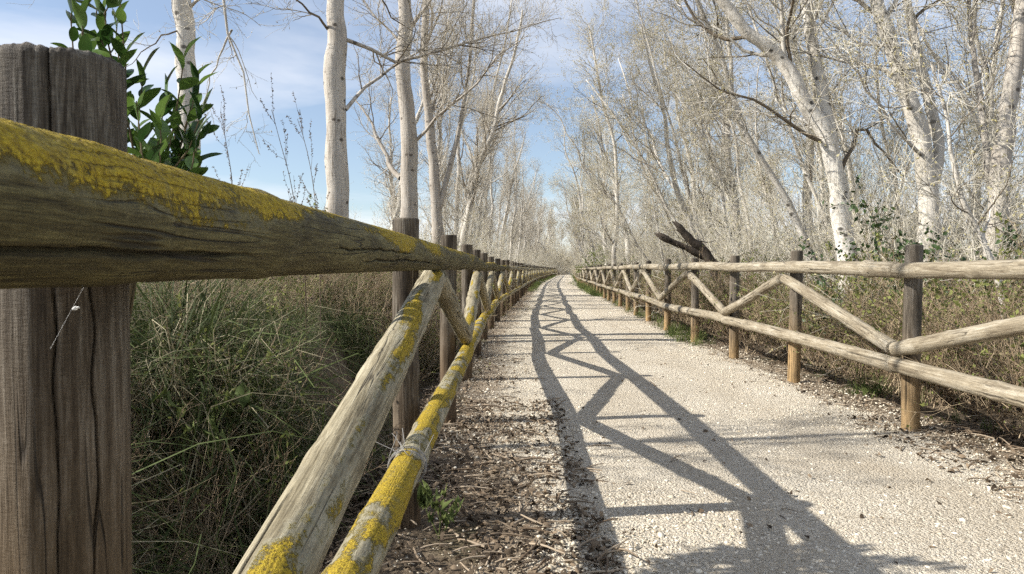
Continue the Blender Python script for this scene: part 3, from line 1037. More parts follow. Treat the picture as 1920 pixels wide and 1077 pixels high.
# ------------------------------------------------------------------ branching
def grow(P, R, M, N, t0, t1, ang, length, rng, up=0.08, wob=0.14, rr=0.6, rmax=1.0, rmin=0.0015, tip=0.35, rel=None, bias=None, wt=None):
    Mp, Np, _ = P.shape
    Lp = np.linalg.norm(np.diff(P, axis=1), axis=2).sum(1)
    w = Lp if wt is None else wt
    idx = rng.choice(Mp, M, p=w / w.sum())
    t = rng.uniform(t0, t1, M) * (Np - 1)
    i = np.minimum(t.astype(int), Np - 2); f = (t - i)[:, None]
    p = P[idx, i] * (1 - f) + P[idx, i + 1] * f
    tan = norm(P[idx, i + 1] - P[idx, i])
    pr = R[idx, i] * (1 - f[:, 0]) + R[idx, i + 1] * f[:, 0]
    rv = norm(rng.normal(0, 1, (M, 3)))
    perp = norm(np.cross(tan, rv))
    a = np.radians(rng.uniform(*ang, M))[:, None]
    d = tan * np.cos(a) + perp * np.sin(a)
    if bias is not None: d = norm(d + np.asarray(bias))
    ln = length * rng.uniform(0.55, 1.25, M)
    if rel: ln = ln * (1 - rel * t / (Np - 1))
    out = np.zeros((M, N, 3)); out[:, 0] = p
    for k in range(1, N):
        d = norm(d + rng.normal(0, wob, (M, 3)) + np.array([0, 0, up]))
        out[:, k] = out[:, k - 1] + d * (ln / (N - 1))[:, None]
    r0 = np.clip(pr * rr, rmin, rmax) * rng.uniform(0.75, 1.0, M)
    Rr = r0[:, None] * np.linspace(1, tip, N)[None, :]
    return out, np.maximum(Rr, rmin * 0.6)


def spindles(g, P, D, L, W, mi):
    """little hanging three-sided spindles (catkins, buds)"""
    M = len(P)
    a = norm(np.cross(D, np.array([0.3, 0.5, 0.8]))); b = np.cross(D, a)
    mid = P + D * (L * 0.45)[:, None]
    v = [P]
    for k in range(3):
        th = k * 2.094
        v.append(mid + (a * math.cos(th) + b * math.sin(th)) * W[:, None])
    v.append(P + D * L[:, None])
    V = np.stack(v, 1).reshape(-1, 3)
    base = (np.arange(M) * 5)[:, None]
    tri = np.array([[0, 1, 2], [0, 2, 3], [0, 3, 1], [4, 2, 1], [4, 3, 2], [4, 1, 3]])
    g.add(V, [(base[:, None, :] + tri[None]).reshape(-1, 3)], mi)


def resample(pts, n):
    pts = np.asarray(pts, float)
    d = np.concatenate([[0], np.cumsum(np.linalg.norm(np.diff(pts, axis=0), axis=1))])
    t = np.linspace(0, d[-1], n)
    # Catmull-Rom through the points, then even spacing
    q = []
    m = len(pts)
    for i in range(m - 1):
        p0, p1, p2, p3 = pts[max(i - 1, 0)], pts[i], pts[i + 1], pts[min(i + 2, m - 1)]
        for u in np.linspace(0, 1, 8, endpoint=False):
            q.append(0.5 * ((2 * p1) + (-p0 + p2) * u + (2 * p0 - 5 * p1 + 4 * p2 - p3) * u * u + (-p0 + 3 * p1 - 3 * p2 + p3) * u ** 3))
    q.append(pts[-1]); q = np.array(q)
    d = np.concatenate([[0], np.cumsum(np.linalg.norm(np.diff(q, axis=0), axis=1))])
    t = np.linspace(0, d[-1], n)
    return np.stack([np.interp(t, d, q[:, k]) for k in range(3)], -1)


def tree(stems, seed, name, bark, twig, buds, limbs=16, limb_len=2.8, branches=120, br_len=1.3, twigs=900, tw_len=0.6, tlets=2800, tl_len=0.28, nbud=2600, bud_w=0.007, limb_t=(0.3, 0.97), limb_ang=(25, 60), up=0.10, extra=(), origin=None, bud_l=0.03, tw_r=0.0034, droop=0.0):
    """stems: list of (polyline, r0, r1). Returns an Empty with trunk and crown."""
    rng = np.random.default_rng(seed)
    o0 = np.asarray(stems[0][0][0], float) if origin is None else np.asarray(origin, float)
    gt, gc = Geo(), Geo()
    Ps, Rs = [], []
    NS = 26
    for si, (pl, r0, r1) in enumerate(stems):
        P = resample(pl, NS) - o0
        P[1:-1] += rng.normal(0, 0.012, (NS - 2, 3)) * min(1.0, r0 * 6)
        t = np.linspace(0, 1, NS)
        R = r0 + (r1 - r0) * t ** 0.9
        R = R * (1 + 0.05 * rng.normal(0, 1, NS))
        if si == 0: R = R * (1 + 0.35 * np.exp(-t * 22))
        Ps.append(P); Rs.append(R)
        k = 14 if r0 > 0.06 else 8
        Pf = resample(P, NS * 2); Rf = np.interp(np.linspace(0, 1, NS * 2), t, R)
        Rf = Rf * (1 + 0.03 * rng.normal(0, 1, len(Rf)))
        gt.tubes(Pf, Rf, k, cap=True)
    SP, SR = np.stack(Ps), np.stack(Rs)
    LP, LR = grow(SP, SR, limbs, 10, limb_t[0], limb_t[1], limb_ang, limb_len, rng, up=up, wob=0.16, rr=0.42, rmax=0.034, rel=0.45)
    if len(extra):
        EP = np.stack([resample(np.asarray(e[0]) - o0, 10) for e in extra])
        EP[:, 2:-1] += rng.normal(0, 0.02, EP[:, 2:-1].shape)
        ER = np.stack([np.linspace(e[1], e[2], 10) for e in extra])
        LP = np.concatenate([LP, EP]); LR = np.concatenate([LR, ER])
    dk = rng.random(len(LP)) < 0.3
    gt.tubes(LP[~dk], LR[~dk], 7)
    gt.tubes(LP[dk], LR[dk], 7, 1)
    BP, BR = grow(LP, LR, branches, 8, 0.12, 0.97, (22, 62), br_len, rng, up=up * 0.7 - droop, wob=0.18, rr=0.55, rmax=0.013, rmin=0.0035, rel=0.4)
    dk = rng.random(len(BP)) < 0.34
    gt.tubes(BP[~dk], BR[~dk], 5)
    gt.tubes(BP[dk], BR[dk], 5, 1)
    TP, TR = grow(BP, BR, twigs, 6, 0.08, 0.98, (22, 65), tw_len, rng, up=0.05 - droop, wob=0.22, rr=0.6, rmax=0.0055, rmin=tw_r, rel=0.3)
    gc.tubes(TP, TR, 4, 0)
    QP, QR = grow(TP, TR, tlets, 4, 0.1, 1.0, (20, 70), tl_len, rng, up=0.06 - droop, wob=0.26, rr=0.7, rmax=tw_r, rmin=tw_r * 0.72, tip=0.6)
    gc.tubes(QP, QR, 3, 0)
    if nbud:
        ii = rng.integers(0, len(QP), nbud); tt = rng.uniform(0.35, 1, nbud) * 3
        i0 = np.minimum(tt.astype(int), 2); f = (tt - i0)[:, None]
        p = QP[ii, i0] * (1 - f) + QP[ii, i0 + 1] * f
        D = norm(rng.normal(0, 0.75, (nbud, 3)) + np.array([0, 0, -0.35]))
        spindles(gc, p, D, bud_l * rng.uniform(0.6, 1.6, nbud), bud_w * rng.uniform(0.6, 1.4, nbud), 1)
    root = empty(name, o0)
    obj('trunk', gt.mesh(name + '_trunk', [bark, MAT['bark_brown']]), root)
    obj('crown', gc.mesh(name + '_crown', [twig, buds]), root)
    return root


def at(x, y):
    return (x, y, float(ground_z(x, y)) - 0.04)


def pxl(Z, pts):
    """polyline from photo pixels; each entry (x, y[, depth change])"""
    return [px(p[0], p[1], Z + (p[2] if len(p) > 2 else 0)) for p in pts]


def rooted(Z, pts):
    pl = pxl(Z, pts)
    b = pl[0].copy()
    b[2] = float(ground_z(b[0], b[1])) - 0.05
    return [b] + pl[1:]


def trees_left():
    W, G = MAT['bark_white'], MAT['bark_grey']
    TG, TB = MAT['twig_grey'], MAT['catkin_brown']
    grp = 'bare poplars behind the lichen-crusted fence'
    # slim white trunk by the near post
    st = [(rooted(9, [(372, 600), (366, 400), (359, 230), (352, 80), (348, -60), (344, -260), (350, -700)]), 0.17, 0.05)]
    ex = [(pxl(8.6, [(352, -330, .4), (390, -190), (428, -60), (424, 30), (436, 80), (462, 140), (474, 215), (488, 290)]), 0.032, 0.006),
          (pxl(8.7, [(440, 60), (418, 100), (400, 150), (384, 190), (372, 210)]), 0.014, 0.004),
          (pxl(9, [(350, 60), (315, 70, -.2), (280, 96, -.4), (262, 120, -.5), (240, 130, -.6)]), 0.012, 0.003),
          (pxl(9, [(362, 20), (382, -10, -.2), (386, -80, -.4), (390, -180, -.6)]), 0.022, 0.008),
          (pxl(8.8, [(345, -300), (250, -150), (150, -60), (60, 10), (20, 0)]), 0.02, 0.003)]
    t = tree(st, 101, 'poplar_tree', W, TG, TB, limbs=10, limb_len=2.4, limb_t=(0.62, 0.97), branches=46, br_len=1.0, twigs=260, tlets=700, nbud=500, extra=ex, tw_len=0.45, droop=0.05)
    tag(t, 'slim straight white poplar trunk rising behind the leafy laurel shoots', 'tree', grp)
    st = [(rooted(10, [(634, 600), (631, 400), (632, 280), (629, 150), (634, 40), (636, -120), (640, -420), (648, -800)]), 0.185, 0.06)]
    ex = [(pxl(10, [(650, 208), (672, 182, .2), (700, 155, .4), (748, 124, .6), (800, 92, .8), (850, 40, 1)]), 0.030, 0.006),
          (pxl(10, [(650, 78), (690, 92, .2), (738, 116, .4), (800, 108, .6), (880, 84, .8), (960, 62, 1.0), (1050, 38, 1.2)]), 0.030, 0.005),
          (pxl(10, [(645, -60), (700, -10, .3), (750, 45, .6), (790, 70, .8)]), 0.022, 0.005),
          (pxl(10, [(618, 60), (585, 20, -.3), (540, -10, -.5), (500, -50, -.7)]), 0.020, 0.005),
          (pxl(10, [(616, -30), (560, -90, -.3), (500, -180, -.5)]), 0.03, 0.008)]
    t = tree(st, 102, 'poplar_tree', G, TG, TB, limbs=12, limb_len=2.6, limb_t=(0.6, 0.97), branches=110, br_len=1.2, twigs=800, tlets=2200, nbud=1200, extra=ex, tw_len=0.5)
    tag(t, 'stout cracked white poplar with a dark bough reaching over the fence', 'tree', grp)
    st = [(rooted(13, [(766, 600), (768, 420), (767, 300), (765, 210), (756, 130), (762, 40), (756, -80), (752, -300), (750, -560)]), 0.185, 0.06)]
    ex = [(pxl(13, [(778, 268), (812, 235, -.2), (850, 195, -.4), (905, 150, -.6), (935, 110, -.8), (990, 70, -1)]), 0.034, 0.006),
          (pxl(13, [(752, 335), (735, 318, .2), (712, 270, .4), (690, 220, .6), (668, 190, .8)]), 0.055, 0.012),
          (pxl(13, [(752, 90), (735, 60, .2), (700, 30, .4), (660, -40, .6)]), 0.026, 0.006),
          (pxl(13, [(768, 60), (800, 20, -.2), (850, -60, -.4)]), 0.04, 0.01)]
    t = tree(st, 103, 'poplar_tree', G, TG, TB, limbs=16, limb_len=2.8, limb_t=(0.5, 0.97), branches=150, br_len=1.3, twigs=1100, tlets=3000, nbud=1900, extra=ex, tw_len=0.55)
    tag(t, 'pale poplar trunk just past the second lichen fence post, boughs bent toward the path', 'tree', grp)
    st = [([(-4.25, 3.4, float(ground_z(-4.25, 3.4)) - 0.05), (-4.2, 3.42, 2.0), (-4.12, 3.4, 3.6), (-4.2, 3.46, 5.0), (-4.15, 3.4, 6.4)], 0.06, 0.016)]
    t = tree(st, 105, 'poplar_tree', W, TG, TB, limbs=14, limb_len=1.5, limb_t=(0.35, 0.97), branches=60, br_len=0.9, twigs=260, tlets=600, nbud=200, tw_len=0.45)
    tag(t, 'thin poplar outside the left of the picture whose shadow stripes the path', 'tree', grp)
    st = [(rooted(17, [(822, 600), (820, 430), (815, 330), (806, 240), (796, 130), (800, 20), (806, -120), (800, -300)]), 0.15, 0.05),
          (pxl(17, [(822, 400), (840, 330), (862, 240), (880, 130), (890, 0), (905, -160)]), 0.07, 0.02)]
    t = tree(st, 104, 'poplar_tree', MAT['bark_grey'], TG, TB, limbs=18, limb_len=3.0, limb_t=(0.3, 0.97), branches=150, twigs=1100, tlets=3400, nbud=2400)
    tag(t, 'forked grey poplar between the stout white trunks and the far row', 'tree', grp)


def trees_right():
    W = MAT['bark_white']
    TP, CK = MAT['twig_pale'], MAT['catkin']
    grp = 'white poplars behind the grey fence'
    st = [(rooted(9, [(1604, 620), (1588, 480), (1576, 400), (1566, 330), (1545, 262), (1508, 190), (1468, 122), (1440, 96), (1396, 62), (1340, 0), (1270, -70), (1180, -160)]), 0.155, 0.045),
          (pxl(9, [(1560, 300), (1548, 220, .1), (1530, 140, .2), (1514, 70, .3), (1500, -10, .4), (1470, -130, .5), (1420, -260, .6)]), 0.09, 0.03)]
    ex = [(pxl(9, [(1572, 330), (1612, 235, .2), (1650, 290, .4), (1690, 330, .5), (1705, 300, .6)]), 0.03, 0.008),
          (pxl(9, [(1545, 270), (1480, 240, -.2), (1420, 190, -.4), (1350, 170, -.5), (1280, 120, -.6)]), 0.028, 0.006)]
    t = tree(st, 201, 'poplar_tree', W, TP, CK, limbs=15, limb_len=2.3, limb_t=(0.4, 0.98), branches=150, br_len=1.1, twigs=600, tlets=1700, nbud=2200, extra=ex, up=0.06)
    tag(t, 'white poplar with a kinked bough leaning far over toward the path', 'tree', grp)
    st = [(rooted(8.6, [(1740, 640), (1736, 480), (1740, 380), (1724, 262), (1700, 190), (1672, 110), (1646, 40), (1630, -20), (1600, -140), (1560, -280)]), 0.15, 0.05),
          (pxl(8.6, [(1748, 340), (1756, 270, .1), (1738, 200, .2), (1716, 110, .3), (1700, 40, .4), (1690, -60, .5), (1700, -260, .6)]), 0.075, 0.03)]
    ex = [(pxl(8.6, [(1736, 300), (1690, 262, -.2), (1640, 200, -.3), (1590, 120, -.5), (1530, 50, -.6)]), 0.026, 0.007),
          (pxl(8.6, [(1650, 90), (1600, 80, .2), (1560, 50, .3), (1520, 10, .4)]), 0.022, 0.006)]
    t = tree(st, 202, 'poplar_tree', W, TP, CK, limbs=15, limb_len=2.1, limb_t=(0.4, 0.98), branches=150, br_len=1.1, twigs=600, tlets=1700, nbud=2200, extra=ex, up=0.06)
    tag(t, 'white poplar splitting into a pale and a dark stem, above the nearest grey fence post', 'tree', grp)
    st = [(rooted(8.2, [(1880, 640), (1870, 480), (1866, 400), (1874, 320), (1884, 220), (1896, 120), (1908, 20), (1916, -100), (1900, -280)]), 0.15, 0.05),
          (pxl(8.2, [(1868, 400), (1850, 330, .2), (1840, 240, .3), (1826, 150, .4), (1812, 60, .5), (1806, -60, .6)]), 0.05, 0.02)]
    t = tree(st, 203, 'poplar_tree', MAT['bark_grey'], TP, CK, limbs=15, limb_len=2.0, limb_t=(0.4, 0.98), branches=140, br_len=1.0, twigs=600, tlets=1700, nbud=2200, up=0.06)
    tag(t, 'grey-white poplar trunk at the right edge of the photo', 'tree', grp)
    st = [(rooted(5.6, [(1900, 640), (1880, 560), (1852, 475), (1824, 415), (1800, 370), (1782, 300), (1770, 220), (1740, 120)]), 0.034, 0.010)]
    t = tree(st, 204, 'poplar_sapling', W, TP, CK, limbs=10, limb_len=0.9, branches=40, br_len=0.5, twigs=200, tw_len=0.3, tlets=500, tl_len=0.16, nbud=240, limb_t=(0.35, 0.98))
    tag(t, 'thin white leaning sapling above the nearest bay of the grey fence', 'tree', grp)


def proto_stem(rng, H, lean, wig, n=8):
    z = np.linspace(0, H, n)
    a = np.cumsum(rng.normal(0, wig, (n, 2)), axis=0); a -= a[0]
    return np.stack([a[:, 0] + lean * (z / H) ** 1.3 * H, a[:, 1], z], -1)


def forest():
    rng = np.random.default_rng(77)
    protos = []
    for i in range(5):
        H = rng.uniform(8.5, 11)
        main = proto_stem(rng, H, 0.0, 0.17)
        stems = [(main, rng.uniform(0.09, 0.15), 0.03)]
        if i % 2 == 0:
            k = 3
            s2 = main[k] + proto_stem(rng, H * 0.55, rng.choice([-0.35, 0.3]), 0.2)
            stems.append((s2, 0.06, 0.018))
        t = tree(stems, 500 + i, 'poplar_tree', MAT['bark_white'], MAT['twig_pale'], MAT['catkin'], limbs=24, limb_len=2.6, limb_t=(0.14, 0.98), branches=160, br_len=1.2, twigs=850, tlets=2200, nbud=3400, up=0.07, tw_r=0.0042, bud_w=0.0115, bud_l=0.038)
        protos.append(t)
    slim = []
    for i in range(3):
        H = rng.uniform(9, 11.5)
        main = proto_stem(rng, H, 0.0, 0.13)
        t = tree([(main, rng.uniform(0.09, 0.14), 0.03)], 540 + i, 'poplar_tree', MAT['bark_white'], MAT['twig_grey'], MAT['catkin_brown'], limbs=30, limb_len=2.3, limb_t=(0.16, 0.98), limb_ang=(20, 48), branches=170, br_len=1.2, twigs=900, tlets=2300, nbud=1800, up=0.12, tw_r=0.0038)
        slim.append(t)
    thin = []
    for i in range(3):
        main = proto_stem(rng, rng.uniform(6, 8), 0.0, 0.10)
        t = tree([(main, rng.uniform(0.045, 0.06), 0.012)], 560 + i, 'poplar_sapling', MAT['bark_white'], MAT['twig_pale'], MAT['catkin'], limbs=14, limb_len=1.1, limb_t=(0.35, 0.98), limb_ang=(20, 50), branches=70, br_len=0.7, twigs=360, tw_len=0.45, tlets=900, nbud=900, up=0.1, tw_r=0.004)
        thin.append(t)
    used = {}

    def place(p, x, y, s, lean, rz, label, grp):
        if used.get(p.name):
            o = copy_tree(p)
        else:
            o = p
            used[p.name] = True
        o.location = (x, y, float(ground_z(x, y)) - 0.05)
        o.rotation_mode = 'XYZ'
        o.rotation_euler = (rng.normal(0, 0.03), lean, rz)
        o.rotation_euler = (Matrix.Rotation(lean, 3, 'Y') @ Matrix.Rotation(rz, 3, 'Z')).to_euler()
        o.scale = (s, s, s * rng.uniform(0.92, 1.1))
        tag(o, label, 'tree', grp)

    lr = 'bare pale-twigged poplar in the dense wood beyond the grey fence'
    gr = 'dense poplar wood beyond the grey fence'
    spots = []
    tries = 0
    while len(spots) < 52 and tries < 20000:
        tries += 1
        y = 5.5 + 108 * rng.random() ** 1.35
        s = (3.7 if y < 22 else 3.5) + 20 * rng.random() ** 1.6
        x = s + off(y)
        if x > y * 0.78 + 1.5: continue
        dmin = 1.8 + 0.014 * y
        if y < 12.5: continue
        if x / y > 0.34 and rng.random() < 0.85: continue
        if any((x - a) ** 2 + (y - b) ** 2 < dmin ** 2 for a, b in spots): continue
        spots.append((x, y))
    # which grey post each trunk stands behind, and how deep
    post_x = [(RF[2](yy) / yy * FPX + 960, yy) for yy in RF[1] if 4 < yy < 25]
    ordn = ['nearest', 'second', 'third', 'fourth', 'fifth', 'sixth', 'seventh', 'eighth', 'ninth', 'tenth', 'eleventh', 'twelfth', 'thirteenth', 'fourteenth']
    deep = ['front', 'second', 'third', 'fourth', 'fifth', 'sixth', 'seventh', 'eighth', 'ninth', 'tenth']
    wood_label = [None] * len(spots)
    cells = {}
    for i, (x, y) in enumerate(spots):
        sx = x / y * FPX + 960
        if sx > 1930 or y > 60: continue
        k = int(np.argmin([abs(sx - p[0]) for p in post_x]))
        if sx < post_x[-1][0] - 8: continue
        cells.setdefault(k if sx < 1815 else -1, []).append((y, i))
    for k, lst in cells.items():
        for d, (y, i) in enumerate(sorted(lst)):
            where = 'at the right edge of the photo' if k < 0 else 'in line with the %s grey post' % ordn[k]
            if d < len(deep): wood_label[i] = 'pale bare poplar %s, %s trunk back' % (where, deep[d])
    for i, (x, y) in enumerate(spots):
        s = x - off(y)
        lean = -rng.uniform(0.06 if y < 30 else 0.08, 0.34) if s < 9 else rng.normal(0, 0.08)
        place(protos[i % 5], x, y, rng.uniform(0.75, 1.15), lean, rng.uniform(0, 6.28), wood_label[i] or lr, gr)
    nth = {}
    for i in range(22):
        y = 9.5 + 0.7 * i + rng.uniform(-.3, .3)
        s = rng.uniform(4.2, 7) if i % 2 else rng.uniform(5.5, 10)
        x = s + off(y)
        k = int(np.argmin([abs(x / y * FPX + 960 - p[0]) for p in post_x]))
        nth[k] = nth.get(k, -1) + 1
        place(thin[i % 3], x, y, rng.uniform(0.8, 1.2), -rng.uniform(0.12, 0.55), rng.uniform(0, 6.28), 'thin white leaning sapling in line with the %s grey post, %s sapling back' % (ordn[k], deep[nth[k]]), 'thin leaning saplings beyond the grey fence')
    ll = 'bare slender poplar in the thinning row beyond the lichen-crusted fence'
    gl = 'poplar row beyond the lichen-crusted fence'
    spots = []
    tries = 0
    while len(spots) < 42 and tries < 9000:
        tries += 1
        y = 17 + 94 * rng.random() ** 1.25
        s = -1.5 - 3.4 * rng.random() - 0.01 * y
        x = s + off(y)
        if any((x - a) ** 2 + (y - b) ** 2 < 1.7 ** 2 for a, b in spots): continue
        spots.append((x, y))
    spots.sort(key=lambda p: p[1])
    for i, (x, y) in enumerate(spots):
        ll = ('bare slender poplar behind the lichen-crusted fence, %s beyond the forked grey poplar' % (['first'] + ordn[1:])[i]) if i < 14 else 'bare slender poplar far along the thinning row beyond the lichen-crusted fence'
        place(slim[i % 3], x, y, rng.uniform(0.72, 1.05), rng.uniform(0.02, 0.22), rng.uniform(0, 6.28), ll, gl)
    le = 'small far poplar closing the view where the path ends'
    ge = 'far poplars where the path ends'
    for i in range(22):
        y = rng.uniform(116, 150); x = off(100) + rng.uniform(-7, 10) + (y - 100) * 0.09
        place((slim + protos)[i % 8], x, y, rng.uniform(0.8, 1.1), rng.normal(0, 0.05), rng.uniform(0, 6.28), le, ge)


# ------------------------------------------------------------------ undergrowth
def bush_proto(rng, stems, H, spread, n2, n3, r, leaves=0, leaf=0.02, N=6):
    g = Geo()
    P = np.zeros((stems, N, 3)); P[:, 0, :2] = rng.normal(0, spread * 0.35, (stems, 2))
    d = norm(np.column_stack([rng.normal(0, 0.42, (stems, 2)), np.ones(stems)]))
    ln = H * rng.uniform(0.6, 1.15, stems)
    for k in range(1, N):
        d = norm(d + rng.normal(0, 0.14, (stems, 3)))
        P[:, k] = P[:, k - 1] + d * (ln / (N - 1))[:, None]
    R = r * rng.uniform(0.7, 1.3, (stems, 1)) * np.linspace(1, 0.4, N)[None]
    g.tubes(P, R, 4, 0)
    A, AR = grow(P, R, n2, 5, 0.2, 0.98, (18, 55), H * 0.36, rng, up=0.12, wob=0.2, rr=0.7, rmax=r, rmin=r * 0.4)
    g.tubes(A, AR, 3, 0)
    B, BR = grow(A, AR, n3, 3, 0.2, 1.0, (20, 60), H * 0.15, rng, up=0.1, wob=0.25, rr=0.8, rmax=r * 0.5, rmin=r * 0.32)
    g.tubes(B, BR, 3, 0)
    if leaves:
        ii = rng.integers(0, len(B), leaves); tt = rng.random((leaves, 1))
        p = B[ii, 1] * (1 - tt) + B[ii, 2] * tt
        D = norm(rng.normal(0, 1, (leaves, 3)) + np.array([0, 0, .5])); sd = norm(np.cross(D, rng.normal(0, 1, (leaves, 3))))
        L = leaf * rng.uniform(.6, 1.4, (leaves, 1))
        V = np.stack([p, p + D * L * .5 + sd * L * .3, p + D * L, p + D * L * .5 - sd * L * .3], 1).reshape(-1, 3)
        g.add(V, [np.arange(leaves * 4).reshape(-1, 4)], 1)
    V = np.concatenate(g.V)
    return V, g.F, [int(m[0]) for m in g.M]


def undergrowth():
    rng = np.random.default_rng(31)
    protos = [bush_proto(rng, (13, 9, 16, 11)[i], (0.95, 1.1, 0.8, 1.0)[i], 0.35, 90, 330, 0.0042, (120, 420, 240, 800)[i], (0.02, 0.026, 0.02, 0.03)[i]) for i in range(4)]
    tall = [bush_proto(rng, 12, 2.9, 0.5, 90, 520, 0.010, 420, 0.035) for i in range(3)]
    P, S, V = [], [], []
    def zone(y0, y1, s0, s1, m, v0, v1, a, b):
        y = rng.uniform(y0, y1, m); s = rng.uniform(min(s0, s1), max(s0, s1), m)
        x = s + off(y)
        k = x < y * 0.8 + 1.5
        x, y = x[k], y[k]
        P.append(np.stack([x, y, ground_z(x, y) - 0.03], -1)); S.append(rng.uniform(a, b, len(x))); V.append(rng.integers(v0, v1, len(x)))
    zone(2.6, 7, 3.05, 4.6, 92, 0, 4, 0.6, 1.2)
    zone(7, 14, 2.95, 4.8, 100, 0, 4, 0.55, 1.1)
    zone(4, 14, 4.6, 9, 90, 0, 4, 0.9, 1.3)
    zone(14, 40, 2.9, 5.2, 170, 0, 4, 0.7, 1.2)
    zone(40, 110, 2.9, 6, 160, 0, 4, 0.8, 1.4)
    zone(2.0, 3.3, -1.4, -1.0, 12, 0, 4, 0.5, 0.68)  # bushes added here to shade the litter on the path's left edge
    zone(3.4, 9, -2.2, -0.95, 34, 0, 4, 0.5, 0.85)
    zone(7, 22, -3.2, -1.0, 80, 0, 4, 0.6, 1.0)
    P_b, S_b, V_b = np.concatenate(P), np.concatenate(S), np.concatenate(V)
    m = len(P_b)
    E = np.stack([rng.normal(0, .12, m), rng.normal(0, .12, m), rng.uniform(0, 6.28, m)], -1)
    scatter('undergrowth', protos, P_b, E, S_b, V_b, [MAT['brush_brown'], MAT['brush_leaf']], 'waist-high tangle of reddish-brown brush with small green leaves behind both fences')
    P, S, V = [], [], []
    zone(7, 16, 4.4, 9, 24, 0, 3, 0.6, 1.05)
    zone(12, 40, 3.9, 10, 52, 0, 3, 0.7, 1.2)
    zone(40, 112, 3.6, 12, 80, 0, 3, 0.8, 1.4)
    zone(16, 112, -4.6, -1.4, 90, 0, 3, 0.5, 0.95)
    zone(8, 30, 10, 18, 22, 0, 3, 0.8, 1.2)
    zone(117, 138, -5, 8, 70, 0, 3, 1.1, 1.9)
    P, S, V = np.concatenate(P), np.concatenate(S), np.concatenate(V)
    m = len(P)
    E = np.stack([rng.normal(0, .1, m), rng.normal(0, .1, m), rng.uniform(0, 6.28, m)], -1)
    scatter('thicket', tall, P, E, S, V, [MAT['twig_pale'], MAT['catkin']], 'pale leafless thicket of thin saplings filling the wood between the trunks')


def reeds():
    rng = np.random.default_rng(33)
    protos = []
    for i in range(4):
        v, f = blade_tuft(rng, 34, 1.25, 0.12, 0.10, 0.0035, up=3.0, N=6)
        protos.append((v, [f], [0]))
    P = []
    for (y0, y1, s0, s1, m) in ((8, 18, -1.5, -5, 90), (14, 40, -1.1, -4.5, 220), (40, 110, -1.1, -4, 200), (9, 30, -5, -12, 110)):
        y = rng.uniform(y0, y1, m); s = rng.uniform(min(s0, s1), max(s0, s1), m)
        P.append(np.stack([s + off(y), y], -1))
    P = np.concatenate(P); m = len(P)
    E = np.stack([rng.normal(0, .08, m), rng.normal(0, .08, m), rng.uniform(0, 6.28, m)], -1)
    scatter('dry_reeds', protos, np.column_stack([P, ground_z(P[:, 0], P[:, 1])]), E, rng.uniform(0.5, 1.0, m), rng.integers(0, 4, m), [MAT['reed']], 'straw-coloured dry reeds standing behind the lichen-crusted fence')


